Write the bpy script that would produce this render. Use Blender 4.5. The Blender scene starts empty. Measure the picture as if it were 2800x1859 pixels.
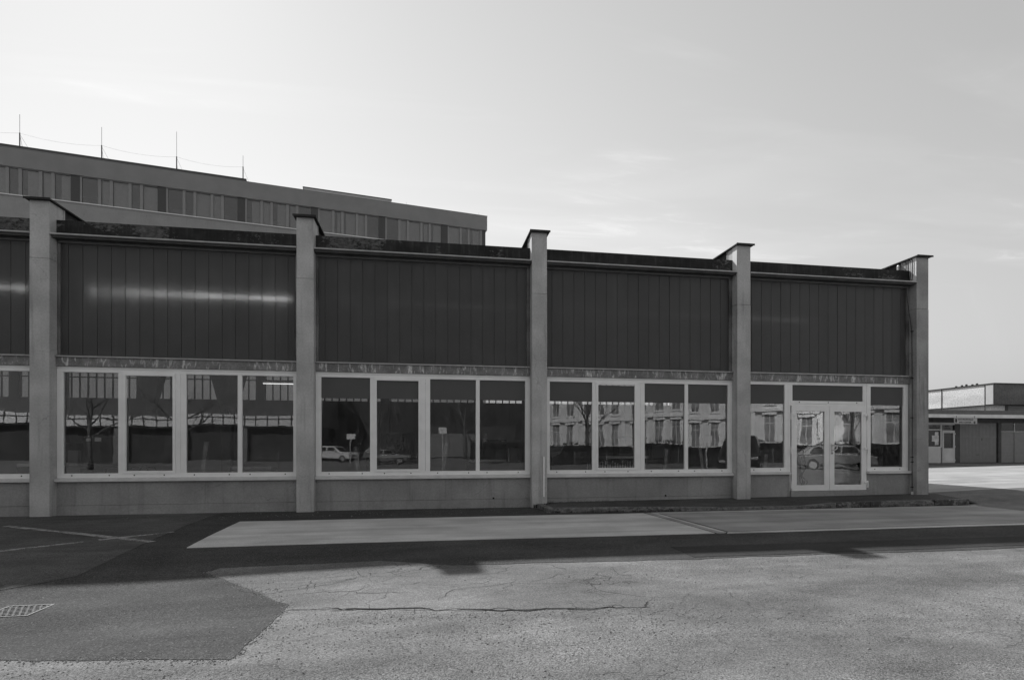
import bpy, bmesh, math, random
from mathutils import Vector, Matrix
from mathutils.geometry import tessellate_polygon
R = math.radians
random.seed(7)
sc = bpy.context.scene
COL = sc.collection

# ------------------------------------------------------------------ camera
cam_d = bpy.data.cameras.new('camera')
cam = bpy.data.objects.new('camera', cam_d)
COL.objects.link(cam)
cam.location = (0.0, -12.323, 1.43)
cam.rotation_euler = (R(90), 0, R(-9.103))
cam_d.sensor_width = 36.0
cam_d.lens = 36.0 * 1466.25 / 2800.0
cam_d.shift_y = 292.2 / 2800.0
cam_d.clip_start = 0.05
cam_d.clip_end = 2000
sc.camera = cam

# ------------------------------------------------------------------ sky, sun, exposure
SUN = Vector((-0.3214, 0.653, 0.685)).normalized()
world = bpy.data.worlds.new('World'); sc.world = world; world.use_nodes = True
wt = world.node_tree; wt.nodes.clear()
def wn(t, **k):
    n = wt.nodes.new(t)
    for a, b in k.items(): setattr(n, a, b)
    return n
sky = wn('ShaderNodeTexSky', sky_type='NISHITA', sun_disc=False)
sky.sun_elevation = math.asin(SUN.z)
sky.sun_rotation = math.atan2(SUN.x, SUN.y)
sky.air_density = 2.3; sky.dust_density = 0.2; sky.ozone_density = 1.0; sky.altitude = 300
# black-and-white film: the sky's colours weighed to one grey
sp_ = wn('ShaderNodeSeparateColor'); wt.links.new(sky.outputs[0], sp_.inputs[0])
def wmul(a, k, add=None):
    n = wn('ShaderNodeMath', operation='MULTIPLY_ADD'); wt.links.new(a, n.inputs[0]); n.inputs[1].default_value = k
    if add is None: n.inputs[2].default_value = 0.0
    else: wt.links.new(add, n.inputs[2])
    return n
bw = wmul(sp_.outputs[2], 0.55, wmul(sp_.outputs[1], 0.40, wmul(sp_.outputs[0], 0.05).outputs[0]).outputs[0])
# thin high cirrus: a noise sheet projected on a plane overhead
tc = wn('ShaderNodeTexCoord')
sx = wn('ShaderNodeSeparateXYZ'); wt.links.new(tc.outputs['Generated'], sx.inputs[0])
zz = wn('ShaderNodeMath', operation='MAXIMUM'); wt.links.new(sx.outputs['Z'], zz.inputs[0]); zz.inputs[1].default_value = 0.22
dx = wn('ShaderNodeMath', operation='DIVIDE'); wt.links.new(sx.outputs['X'], dx.inputs[0]); wt.links.new(zz.outputs[0], dx.inputs[1])
dy = wn('ShaderNodeMath', operation='DIVIDE'); wt.links.new(sx.outputs['Y'], dy.inputs[0]); wt.links.new(zz.outputs[0], dy.inputs[1])
cv = wn('ShaderNodeCombineXYZ'); wt.links.new(dx.outputs[0], cv.inputs[0]); wt.links.new(dy.outputs[0], cv.inputs[1])
mp = wn('ShaderNodeMapping'); mp.inputs['Rotation'].default_value = (0, 0, R(35)); mp.inputs['Scale'].default_value = (0.5, 1.7, 1)
wt.links.new(cv.outputs[0], mp.inputs[0])
n1 = wn('ShaderNodeTexNoise'); n1.inputs['Scale'].default_value = 0.9; n1.inputs['Detail'].default_value = 6; n1.inputs['Roughness'].default_value = 0.55; n1.inputs['Distortion'].default_value = 0.5
wt.links.new(mp.outputs[0], n1.inputs['Vector'])
mr = wn('ShaderNodeMapRange'); mr.inputs[1].default_value = 0.48; mr.inputs[2].default_value = 0.82; mr.inputs[3].default_value = 1.0; mr.inputs[4].default_value = 1.14
wt.links.new(n1.outputs['Fac'], mr.inputs[0])
n2 = wn('ShaderNodeTexNoise'); n2.inputs['Scale'].default_value = 3.2; n2.inputs['Detail'].default_value = 8; n2.inputs['Roughness'].default_value = 0.62; n2.inputs['Distortion'].default_value = 0.9
wt.links.new(mp.outputs[0], n2.inputs['Vector'])
mr2 = wn('ShaderNodeMapRange'); mr2.interpolation_type = 'SMOOTHSTEP'; mr2.inputs[1].default_value = 0.50; mr2.inputs[2].default_value = 0.78; mr2.inputs[3].default_value = 0.0; mr2.inputs[4].default_value = 0.22
wt.links.new(n2.outputs['Fac'], mr2.inputs[0])
mk = wn('ShaderNodeMapRange'); mk.interpolation_type = 'SMOOTHSTEP'; mk.inputs[1].default_value = 0.46; mk.inputs[2].default_value = 0.66; wt.links.new(n1.outputs['Fac'], mk.inputs[0])
mq = wn('ShaderNodeMath', operation='MULTIPLY_ADD'); wt.links.new(mr2.outputs[0], mq.inputs[0]); wt.links.new(mk.outputs[0], mq.inputs[1]); wt.links.new(mr.outputs[0], mq.inputs[2])
mm = wn('ShaderNodeMath', operation='MULTIPLY'); wt.links.new(bw.outputs[0], mm.inputs[0]); wt.links.new(mq.outputs[0], mm.inputs[1])
bg = wn('ShaderNodeBackground'); bg.inputs['Strength'].default_value = 0.058
wt.links.new(mm.outputs[0], bg.inputs['Color'])
wo = wn('ShaderNodeOutputWorld'); wt.links.new(bg.outputs[0], wo.inputs[0])

sl = bpy.data.lights.new('sun', 'SUN'); sl.energy = 2.5; sl.angle = R(0.9); sl.color = (1, 1, 1)
so = bpy.data.objects.new('sun', sl); COL.objects.link(so)
so.rotation_euler = (-SUN).to_track_quat('-Z', 'Y').to_euler()
so.location = SUN * 80

sc.view_settings.view_transform = 'Standard'
sc.view_settings.look = 'None'
sc.view_settings.gamma = 1.0
sc.view_settings.use_curve_mapping = False
sc.view_settings.exposure = 1.0
sc.render.engine = 'CYCLES'
sc.cycles.max_bounces = 6
sc.cycles.transparent_max_bounces = 14
sc.cycles.use_denoising = True

# ------------------------------------------------------------------ node helper
class NT:
    def __init__(s, name):
        s.m = bpy.data.materials.new(name); s.m.use_nodes = True
        s.t = s.m.node_tree; s.t.nodes.clear()
        s.out = s.t.nodes.new('ShaderNodeOutputMaterial')
        s.geo = s.t.nodes.new('ShaderNodeNewGeometry')
        s.pos = s.geo.outputs['Position']
    def node(s, t, **k):
        n = s.t.nodes.new(t)
        for a, b in k.items(): setattr(n, a, b)
        return n
    def link(s, a, b): s.t.links.new(a, b)
    def put(s, sock, v):
        if isinstance(v, (int, float)): sock.default_value = v
        else: s.link(v, sock)
    def math(s, op, a, b=0.0, c=None):
        n = s.node('ShaderNodeMath', operation=op); s.put(n.inputs[0], a); s.put(n.inputs[1], b)
        if c is not None: s.put(n.inputs[2], c)
        return n.outputs[0]
    def scaled(s, v=(1, 1, 1), rot=(0, 0, 0)):
        n = s.node('ShaderNodeMapping'); s.link(s.pos, n.inputs[0]); n.inputs['Scale'].default_value = v; n.inputs['Rotation'].default_value = rot
        return n.outputs[0]
    def noise(s, scale, detail=3, vec=None, rough=0.55, dist=0.0):
        n = s.node('ShaderNodeTexNoise'); n.inputs['Scale'].default_value = scale; n.inputs['Detail'].default_value = detail
        n.inputs['Roughness'].default_value = rough; n.inputs['Distortion'].default_value = dist
        s.link(vec if vec is not None else s.pos, n.inputs['Vector']); return n.outputs['Fac']
    def vor(s, scale, feature='F1', vec=None, out='Distance'):
        n = s.node('ShaderNodeTexVoronoi', feature=feature); n.inputs['Scale'].default_value = scale
        s.link(vec if vec is not None else s.pos, n.inputs['Vector']); return n.outputs[out]
    def rng(s, x, a, b, c=0.0, d=1.0, smooth=True):
        n = s.node('ShaderNodeMapRange'); n.interpolation_type = 'SMOOTHSTEP' if smooth else 'LINEAR'
        s.put(n.inputs[0], x); s.put(n.inputs[1], a); s.put(n.inputs[2], b); s.put(n.inputs[3], c); s.put(n.inputs[4], d); return n.outputs[0]
    def lerp(s, f, a, b):
        n = s.node('ShaderNodeMix', data_type='FLOAT'); s.put(n.inputs[0], f); s.put(n.inputs[2], a); s.put(n.inputs[3], b); return n.outputs[0]
    def bump(s, h, strength=0.4, dist=0.01):
        n = s.node('ShaderNodeBump'); n.inputs['Strength'].default_value = strength; n.inputs['Distance'].default_value = dist
        s.link(h, n.inputs['Height']); return n.outputs[0]
    def pbr(s, col, rough=0.8, spec=0.4, metal=0.0, normal=None):
        p = s.node('ShaderNodeBsdfPrincipled')
        if isinstance(col, (int, float)): p.inputs['Base Color'].default_value = (col, col, col, 1)
        else: s.link(col, p.inputs['Base Color'])
        s.put(p.inputs['Roughness'], rough); p.inputs['Specular IOR Level'].default_value = spec; p.inputs['Metallic'].default_value = metal
        if normal is not None: s.link(normal, p.inputs['Normal'])
        return p.outputs[0]
    def done(s, sh): s.link(sh, s.out.inputs[0]); return s.m

def plain(name, v, rough=0.6, spec=0.4, metal=0.0, var=0.12, scale=4.0, bump=0.0):
    n = NT(name)
    a = n.noise(scale, 4); col = n.math('MULTIPLY', n.rng(a, 0.3, 0.7, 1 - var, 1 + var), v)
    nm = n.bump(n.noise(scale * 18, 3), bump, 0.01) if bump else None
    return n.done(n.pbr(col, rough, spec, metal, nm))

def asphalt(name, v, coarse=1.0, cracks=0.0, rough=0.9, flecks=0.0):
    n = NT(name)
    big = n.noise(0.45, 5, None, 0.6); streak = n.noise(1.0, 5, n.scaled((0.22, 1.6, 1), (0, 0, R(-2))), 0.6)
    blot = n.noise(2.6, 4, n.scaled((0.7, 1.2, 1)), 0.65)
    cell = n.vor(135 / coarse, 'F1', None, 'Color')
    b = n.node('ShaderNodeSeparateColor'); n.link(cell, b.inputs[0])
    dist = n.vor(135 / coarse, 'F1')
    grit = n.rng(n.noise(0.8, 3, n.scaled((0.35, 1.5, 1))), 0.42, 0.6)          # where the surface has worn to the stones
    c = n.math('MULTIPLY', n.rng(big, 0.3, 0.7, 0.74, 1.22), v)
    c = n.math('MULTIPLY', c, n.rng(streak, 0.3, 0.7, 0.82, 1.16))
    c = n.math('MULTIPLY', c, n.rng(blot, 0.3, 0.7, 0.86, 1.12))
    a = n.rng(b.outputs[0], 0.0, 1.0, -0.62, 0.62, False)
    c = n.math('MULTIPLY', c, n.math('ADD', 1.0, n.math('MULTIPLY', a, n.rng(grit, 0, 1, 0.75, 1.0))))
    if flecks:
        c = n.math('ADD', c, n.math('MULTIPLY', n.rng(b.outputs[1], 0.86, 1.0, 0, 1), flecks))
    mid = n.noise(60, 3, None, 0.7); c = n.math('MULTIPLY', c, n.rng(mid, 0.3, 0.7, 0.78, 1.22))
    spot = n.rng(n.noise(1.7, 5, None, 0.7), 0.66, 0.74)                         # oil and damp spots
    c = n.math('MULTIPLY', c, n.rng(spot, 0, 1, 1, 0.72))
    h = n.math('MULTIPLY', n.math('MULTIPLY', dist, -0.9), n.rng(grit, 0, 1, 0.55, 1.25))
    if cracks:
        wv = n.node('ShaderNodeTexNoise'); wv.inputs['Scale'].default_value = 2.2; wv.inputs['Detail'].default_value = 5; n.link(n.pos, wv.inputs['Vector'])
        off = n.node('ShaderNodeVectorMath', operation='MULTIPLY_ADD'); n.link(wv.outputs['Color'], off.inputs[0]); off.inputs[1].default_value = (0.55, 0.55, 0.0); n.link(n.pos, off.inputs[2])
        flat = n.node('ShaderNodeVectorMath', operation='MULTIPLY'); n.link(off.outputs[0], flat.inputs[0]); flat.inputs[1].default_value = (0.8, 1.25, 0)
        e = n.vor(1.5, 'DISTANCE_TO_EDGE', flat.outputs[0]); e2 = n.vor(4.0, 'DISTANCE_TO_EDGE', flat.outputs[0])
        m1 = n.rng(n.noise(0.7, 2), 0.46, 0.60); m2 = n.rng(n.noise(0.9, 2, n.scaled((1, 1.3, 1), (0, 0, 1))), 0.52, 0.62)
        k = n.math('MULTIPLY', n.rng(e, 0.001, 0.011, 1, 0), m1)
        k2 = n.math('MULTIPLY', n.rng(e2, 0.002, 0.020, 1, 0), m2)
        k = n.math('MULTIPLY', n.math('MAXIMUM', k, k2), cracks)
        c = n.lerp(k, c, 0.03); h = n.math('SUBTRACT', h, n.math('MULTIPLY', k, 2.0))
    return n.done(n.pbr(c, rough, 0.3, 0, n.bump(h, 0.85, 0.006 * coarse)))

def plaster(name, v, var=0.16, stain=0.25, rough=0.88, sm=1.0):
    """painted concrete: mottled, rain streaks, small pits, hairline cracks"""
    n = NT(name)
    a = n.noise(1.3, 5); s = n.noise(1.0, 5, n.scaled((7, 7, 0.55))); f = n.noise(26, 3)
    c = n.math('MULTIPLY', n.rng(a, 0.3, 0.7, 1 - var, 1 + var), v)
    c = n.math('MULTIPLY', c, n.rng(s, 0.52, 0.78, 1, 1 - stain))
    c = n.math('MULTIPLY', c, n.rng(f, 0.3, 0.7, 0.93, 1.07))
    p = n.rng(n.vor(9, 'F1'), 0.035, 0.06, 1, 0); pm = n.rng(n.noise(2.3, 1), 0.55, 0.6)
    c = n.lerp(n.math('MULTIPLY', p, n.math('MULTIPLY', pm, 0.7)), c, v * 0.25)
    wv = n.node('ShaderNodeTexNoise'); wv.inputs['Scale'].default_value = 3; wv.inputs['Detail'].default_value = 4; n.link(n.pos, wv.inputs['Vector'])
    off = n.node('ShaderNodeVectorMath', operation='MULTIPLY_ADD'); n.link(wv.outputs['Color'], off.inputs[0]); off.inputs[1].default_value = (0.4, 0.4, 0.4); n.link(n.pos, off.inputs[2])
    e = n.vor(1.1, 'DISTANCE_TO_EDGE', off.outputs[0]); em = n.rng(n.noise(0.8, 2), 0.5, 0.6)
    c = n.lerp(n.math('MULTIPLY', n.rng(e, 0.002, 0.007, 1, 0), n.math('MULTIPLY', em, 0.45)), c, v * 0.4)
    h = n.math('ADD', n.math('MULTIPLY', a, 1.0), n.math('MULTIPLY', f, 0.25 * sm))
    return n.done(n.pbr(c, rough, 0.3, 0, n.bump(h, 0.35, 0.02)))

def peeling(name, v, light, amt=0.62):
    """weathered dark board: sheet laps, rain runs and a few pale flaked areas"""
    n = NT(name)
    a = n.noise(2.2, 5, n.scaled((1, 1, 1.6))); c = n.math('MULTIPLY', n.rng(a, 0.3, 0.7, 0.6, 1.5), v)
    run = n.noise(1.0, 5, n.scaled((14, 14, 1.2)), 0.65); c = n.math('MULTIPLY', c, n.rng(run, 0.45, 0.75, 0.85, 1.9))
    w = n.noise(0.75, 2); fl = n.noise(9, 7, n.scaled((1, 1, 1.7)), 0.75)
    msk = n.math('MULTIPLY', n.rng(n.math('ADD', n.math('MULTIPLY', w, 0.75), n.math('MULTIPLY', fl, 0.5)), amt, amt + 0.05), 0.75)
    c = n.lerp(msk, c, n.math('MULTIPLY', n.rng(fl, 0.4, 0.7, 0.4, 1.1), light))
    return n.done(n.pbr(c, 0.8, 0.3, 0, n.bump(n.math('ADD', a, msk), 0.3, 0.01)))

def stained(name, v):
    """lintel: concrete with pale vertical lime runs"""
    n = NT(name)
    a = n.noise(4.0, 4); s = n.noise(2.2, 5, n.scaled((6, 6, 1.5)), 0.65, 0.8); f = n.noise(30, 3)
    c = n.math('MULTIPLY', n.rng(a, 0.3, 0.7, 0.75, 1.2), v)
    c = n.math('ADD', c, n.math('MULTIPLY', n.rng(s, 0.52, 0.68), v * 2.0))
    c = n.math('MULTIPLY', c, n.rng(f, 0.3, 0.7, 0.85, 1.15))
    return n.done(n.pbr(c, 0.85, 0.3, 0, n.bump(f, 0.4, 0.01)))

def glass(name, refl, tint=0.8, wave=0.6, wscale=1.3, rough=0.0):
    n = NT(name)
    oi = n.node('ShaderNodeObjectInfo'); sh = n.node('ShaderNodeVectorMath', operation='MULTIPLY_ADD'); cb = n.node('ShaderNodeCombineXYZ')
    for k in range(3): n.link(oi.outputs['Random'], cb.inputs[k])
    n.link(cb.outputs[0], sh.inputs[0]); sh.inputs[1].default_value = (37, 11, 23); n.link(n.pos, sh.inputs[2])
    w = n.noise(wscale, 3, sh.outputs[0], 0.35, 0.6); nm = n.bump(w, wave, 0.02)
    fr = n.node('ShaderNodeFresnel'); fr.inputs['IOR'].default_value = 1.5; n.link(nm, fr.inputs['Normal'])
    fac = n.math('MINIMUM', n.math('MULTIPLY', fr.outputs[0], refl / 0.04), 0.95)
    tr = n.node('ShaderNodeBsdfTransparent'); tr.inputs[0].default_value = (tint, tint, tint, 1)
    gl = n.node('ShaderNodeBsdfGlossy'); gl.inputs['Color'].default_value = (1, 1, 1, 1); gl.inputs['Roughness'].default_value = rough; n.link(nm, gl.inputs['Normal'])
    mx = n.node('ShaderNodeMixShader'); n.link(fac, mx.inputs[0]); n.link(tr.outputs[0], mx.inputs[1]); n.link(gl.outputs[0], mx.inputs[2])
    df = n.node('ShaderNodeBsdfDiffuse'); df.inputs[0].default_value = (.6, .6, .6, 1); m2 = n.node('ShaderNodeMixShader')
    dirt = n.math('MULTIPLY', n.rng(n.noise(2.5, 5, n.scaled((3, 3, 0.6)), 0.65), 0.4, 0.8), 0.035); n.link(dirt, m2.inputs[0]); n.link(mx.outputs[0], m2.inputs[1]); n.link(df.outputs[0], m2.inputs[2])
    return n.done(m2.outputs[0])

def emit(name, v, s):
    n = NT(name); e = n.node('ShaderNodeEmission'); e.inputs[0].default_value = (v, v, v, 1); e.inputs[1].default_value = s
    return n.done(e.outputs[0])

def cladding():
    """dark ribbed translucent sheet, each panel aged a little differently"""
    n = NT('cladding_sheet')
    oi = n.node('ShaderNodeObjectInfo')
    a = n.noise(1.5, 4); st = n.noise(1.0, 5, n.scaled((9, 9, 0.35)), 0.6); d = n.noise(14, 4, n.scaled((1, 1, 0.5)), 0.7)
    c = n.math('MULTIPLY', n.rng(a, 0.3, 0.7, 0.86, 1.14), 0.072)
    c = n.math('MULTIPLY', c, n.rng(oi.outputs['Random'], 0, 1, 0.96, 1.04, False))
    c = n.math('MULTIPLY', c, n.rng(st, 0.5, 0.75, 1.0, 1.2)); c = n.math('MULTIPLY', c, n.rng(d, 0.62, 0.75, 1, 1.35))
    p = n.pbr(c, n.rng(a, 0.3, 0.7, 0.36, 0.5), 0.35, 0, n.bump(n.noise(1.8, 2), 0.12, 0.02))
    t = n.node('ShaderNodeBsdfTranslucent'); ct = n.math('MULTIPLY', n.rng(oi.outputs['Random'], 0, 1, 0.7, 1.0, False), 0.75); n.link(ct, t.inputs[0])
    mx = n.node('ShaderNodeMixShader'); mx.inputs[0].default_value = 0.22; n.link(p, mx.inputs[1]); n.link(t.outputs[0], mx.inputs[2])
    return n.done(mx.outputs[0])

def concrete_slab(name, v):
    n = NT(name)
    st = n.rng(n.noise(0.8, 5, n.scaled((0.5, 1.4, 1), (0, 0, .4)), 0.65), 0.56, 0.72)
    s = n.noise(1.0, 5, n.scaled((0.25, 2.6, 1), (0, 0, R(1)))); a = n.noise(0.9, 4); f = n.noise(70, 3)
    c = n.math('MULTIPLY', n.rng(s, 0.3, 0.7, 0.8, 1.12), v); c = n.math('MULTIPLY', c, n.rng(a, 0.3, 0.7, 0.86, 1.1)); c = n.math('MULTIPLY', c, n.rng(f, 0.3, 0.7, 0.86, 1.14))
    c = n.math('MULTIPLY', c, n.rng(st, 0, 1, 1, 0.8)); sp = n.rng(n.vor(5, 'F1'), 0.02, 0.04, 1, 0); c = n.lerp(n.math('MULTIPLY', sp, 0.6), c, 0.06)
    return n.done(n.pbr(c, 0.85, 0.3, 0, n.bump(f, 0.35, 0.005)))

def worn_paint(name, v, under):
    n = NT(name)
    a = n.noise(5, 5, None, 0.7); b = n.noise(60, 3)
    m = n.rng(n.math('ADD', n.math('MULTIPLY', a, 0.6), n.math('MULTIPLY', b, 0.45)), 0.46, 0.56)
    return n.done(n.pbr(n.lerp(m, under, v), 0.85, 0.3))

def roughcast(name, v):
    n = NT(name)
    a = n.noise(0.6, 3); f = n.noise(13, 4, n.scaled((1, 1, 0.8)), 0.7); w = n.noise(1, 3, n.scaled((0.3, 0.3, 1.4)))
    c = n.math('MULTIPLY', n.rng(f, 0.35, 0.65, 0.8, 1.14), v); c = n.math('MULTIPLY', c, n.rng(w, 0.4, 0.62, 1.06, 0.86))
    return n.done(n.pbr(c, 0.9, 0.2, 0, n.bump(f, 0.2, 0.02)))

MAT = {
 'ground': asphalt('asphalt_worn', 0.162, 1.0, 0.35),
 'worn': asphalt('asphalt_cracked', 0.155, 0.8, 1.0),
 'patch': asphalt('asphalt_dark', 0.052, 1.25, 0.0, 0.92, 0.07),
 'park': asphalt('asphalt_parking', 0.090, 0.9, 0.5),
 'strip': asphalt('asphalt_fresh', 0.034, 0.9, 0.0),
 'pave': asphalt('asphalt_pavement', 0.062, 0.9, 0.0),
 'slab1': concrete_slab('concrete_pale', 0.52), 'slab2': concrete_slab('concrete_grey', 0.32),
 'kerb': peeling('kerb_concrete', 0.055, 0.28, 0.54),
 'paint': worn_paint('road_paint', 0.33, 0.085),
 'pillar': plaster('pillar_paint', 0.43, 0.16, 0.34), 'pillar_stained': plaster('pillar_weathered', 0.31, 0.2, 0.5),
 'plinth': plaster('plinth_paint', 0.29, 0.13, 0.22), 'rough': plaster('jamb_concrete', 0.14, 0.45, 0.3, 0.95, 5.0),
 'cap': peeling('cap_sheet', 0.03, 0.2, 0.74), 'fascia': peeling('fascia_board', 0.022, 0.16, 0.655),
 'flash': plain('flashing_metal', 0.32, 0.5, 0.5, 0.4, 0.12, 6), 'soffit': plain('soffit_dark', 0.07, 0.7, 0.3, 0, 0.2),
 'rail': plain('head_rail_metal', 0.13, 0.6, 0.4, 0.2, 0.1), 'lintel': stained('lintel_stained', 0.2),
 'frame': plain('frame_aluminium', 0.82, 0.5, 0.4, 0.0, 0.04, 3), 'sill': plain('sill_metal', 0.62, 0.5, 0.4, 0.0, 0.07, 5),
 'blind': plain('blind_fabric', 0.105, 0.9, 0.15, 0, 0.03, 2), 'hole': plain('hole_black', 0.01, 0.9, 0.1),
 'glass': glass('window_glass', 0.085, 0.84, 0.085, 0.9), 'glass_door': glass('door_glass', 0.095, 0.84, 0.11, 1.2), 'glass_off': glass('office_glass', 0.06, 0.85, 0.03, 0.6),
 'clad': cladding(), 'steel': plain('brushed_steel', 0.62, 0.4, 0.5, 0.35, 0.06), 'cable': plain('cable_black', 0.02, 0.6, 0.3),
 'roof': plain('roof_felt', 0.08, 0.95, 0.2, 0, 0.2), 'beam': plain('beam_felt', 0.045, 0.85, 0.3, 0, 0.25, 3), 'inner': plain('inner_wall', 0.42, 0.9, 0.2, 0, 0.1, 1), 'floor': plain('inner_floor', 0.12, 0.6, 0.4, 0, 0.2, 1.5),
 'dark': plain('dark_metal', 0.035, 0.5, 0.4, 0, 0.1), 'mid': plain('grey_paint', 0.18, 0.6, 0.4, 0, 0.1), 'white': plain('white_paint', 0.7, 0.6, 0.4, 0, 0.05), 'board': plain('white_board', 0.62, 0.7, 0.3, 0, 0.06), 'wood': plain('pale_wood', 0.42, 0.8, 0.2, 0, 0.25, 8),
 'o_wall': plaster('office_render', 0.30, 0.05, 0.08), 'o_corr': plain('corrugated_sheet', 0.42, 0.5, 0.4, 0.3, 0.05, 1), 'o_frame': plain('office_frame', 0.24, 0.5, 0.4, 0.2, 0.04), 'o_dark': plain('office_dark_panel', 0.06, 0.5, 0.4, 0, 0.05), 'o_blind': plain('blind_slat', 0.35, 0.8, 0.2, 0, 0.05), 'o_rail': plain('office_sill', 0.6, 0.4, 0.5, 0.3, 0.05), 'o_room': plain('office_room', 0.27, 0.9, 0.2, 0, 0.2, 0.5),
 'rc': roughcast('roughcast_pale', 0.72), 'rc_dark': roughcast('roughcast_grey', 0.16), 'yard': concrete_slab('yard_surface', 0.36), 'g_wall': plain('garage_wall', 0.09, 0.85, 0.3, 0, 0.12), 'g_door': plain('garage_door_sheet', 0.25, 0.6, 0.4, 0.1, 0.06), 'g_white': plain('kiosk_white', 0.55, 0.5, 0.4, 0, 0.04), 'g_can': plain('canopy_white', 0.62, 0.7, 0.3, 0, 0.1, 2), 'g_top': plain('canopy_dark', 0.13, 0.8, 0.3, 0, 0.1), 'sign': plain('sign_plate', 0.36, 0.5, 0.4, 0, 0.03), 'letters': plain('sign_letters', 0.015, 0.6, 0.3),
 'poster': plain('poster_paper', 0.6, 0.6, 0.3, 0, 0.2, 5), 'sh_glass': plain('dark_pane', 0.02, 0.08, 0.5, 0, 0.1),
 'old': plaster('old_facade', 0.68, 0.1, 0.15), 'old_trim': plaster('old_trim', 0.78, 0.06, 0.1), 'modern': plaster('modern_facade', 0.13, 0.06, 0.1), 'modern_w': plain('modern_white', 0.68, 0.7, 0.3, 0, 0.06, 0.6), 'pane_pale': plain('pane_pale', 0.26, 0.15, 0.5, 0, 0.4, 0.8), 'darkhall': plain('dark_cladding', 0.05, 0.7, 0.3, 0, 0.2, 0.5),
 'bark': plain('bark', 0.12, 0.9, 0.2, 0, 0.3, 6, 0.4), 'hedge_dark': plain('hedge_leaf', 0.03, 0.8, 0.3, 0, 0.4, 9), 'hedge': plain('twig_mass', 0.13, 0.9, 0.2, 0, 0.5, 9),
 'carw': plain('car_white', 0.62, 0.25, 0.5, 0, 0.02), 'card': plain('car_dark', 0.03, 0.25, 0.5, 0, 0.02), 'carg': plain('car_grey', 0.2, 0.25, 0.5, 0.3, 0.02), 'tyre': plain('tyre', 0.02, 0.9, 0.2), 'chrome': plain('lamp_glass', 0.7, 0.1, 0.5, 0.7, 0.02),
 'stone': plain('pebble', 0.24, 0.9, 0.2, 0, 0.5, 60), 'weed': plain('weed_leaf', 0.035, 0.8, 0.3, 0, 0.4, 30), 'iron': plain('cast_iron', 0.042, 0.6, 0.4, 0.0, 0.15, 20), 'crack': plain('crack_dirt', 0.03, 1.0, 0.1),
}

# ------------------------------------------------------------------ mesh helper
class MB:
    def __init__(s): s.v = []; s.f = []
    def add(s, vs, fs):
        o = len(s.v); s.v += [tuple(a) for a in vs]; s.f += [tuple(o + i for i in f) for f in fs]; return s
    def box(s, x0, x1, y0, y1, z0, z1):
        return s.add([(x0,y0,z0),(x1,y0,z0),(x1,y1,z0),(x0,y1,z0),(x0,y0,z1),(x1,y0,z1),(x1,y1,z1),(x0,y1,z1)],
                     [(0,3,2,1),(4,5,6,7),(0,1,5,4),(1,2,6,5),(2,3,7,6),(3,0,4,7)])
    def hexa(s, p):   # eight corners, bottom ring then top ring
        return s.add(p, [(0,3,2,1),(4,5,6,7),(0,1,5,4),(1,2,6,5),(2,3,7,6),(3,0,4,7)])
    def tube(s, pts, r, n=6, caps=True):
        pts = [Vector(p) for p in pts]; rr = r if isinstance(r, (list, tuple)) else [r] * len(pts)
        vs = []
        for i, p in enumerate(pts):
            t = (pts[min(i + 1, len(pts) - 1)] - pts[max(i - 1, 0)]).normalized()
            a = t.orthogonal().normalized() if i == 0 else (a - t * a.dot(t)).normalized()
            b = t.cross(a)
            for k in range(n):
                q = 2 * math.pi * k / n; vs.append(p + (a * math.cos(q) + b * math.sin(q)) * rr[i])
        fs = [(i*n+k, i*n+(k+1)%n, (i+1)*n+(k+1)%n, (i+1)*n+k) for i in range(len(pts)-1) for k in range(n)]
        if caps: fs += [tuple(range(n-1, -1, -1)), tuple((len(pts)-1)*n + k for k in range(n))]
        return s.add(vs, fs)
    def prism(s, poly, y0, y1):   # poly in x,z extruded along y
        n = len(poly)
        vs = [(x, y0, z) for x, z in poly] + [(x, y1, z) for x, z in poly]
        fs = [tuple(range(n)), tuple(range(2*n-1, n-1, -1))] + [(i, i+n, (i+1)%n+n, (i+1)%n) for i in range(n)]
        return s.add(vs, fs)
    def xf(s, m): s.v = [tuple(m @ Vector(a)) for a in s.v]; return s
    def mesh(s, name, mat, smooth=False):
        me = bpy.data.meshes.new(name); me.from_pydata(s.v, [], s.f); me.update()
        if mat is not None: me.materials.append(MAT[mat] if isinstance(mat, str) else mat)
        if smooth: me.polygons.foreach_set('use_smooth', [True] * len(me.polygons))
        return me
    def build(s, name, mat, parent=None, bevel=0.0, smooth=False, fix=False):
        me = s.mesh(name, mat, smooth)
        if fix:
            bm = bmesh.new(); bm.from_mesh(me); bmesh.ops.recalc_face_normals(bm, faces=bm.faces); bm.to_mesh(me); bm.free()
        return link(name, me, parent, bevel)
def link(name, me, parent=None, bevel=0.0):
    o = bpy.data.objects.new(name, me); COL.objects.link(o)
    if parent is not None: o.parent = parent; o.matrix_parent_inverse = Matrix.Identity(4)
    if bevel:
        b = o.modifiers.new('bevel', 'BEVEL'); b.width = bevel; b.segments = 2; b.limit_method = 'ANGLE'; b.angle_limit = R(40)
    return o
def tag(o, label=None, cat=None, group=None, kind=None):
    if label: o['label'] = label
    if cat: o['category'] = cat
    if group: o['group'] = group
    if kind: o['kind'] = kind
    return o
def thing(name, label, cat, group=None, loc=(0, 0, 0), rz=0.0):
    e = bpy.data.objects.new(name, None); COL.objects.link(e); e.empty_display_size = 0.3
    e.location = loc; e.rotation_euler = (0, 0, rz)
    return tag(e, label, cat, group)
def bx(name, mat, parent, *a, bevel=0.0): return MB().box(*a).build(name, mat, parent, bevel)
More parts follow.
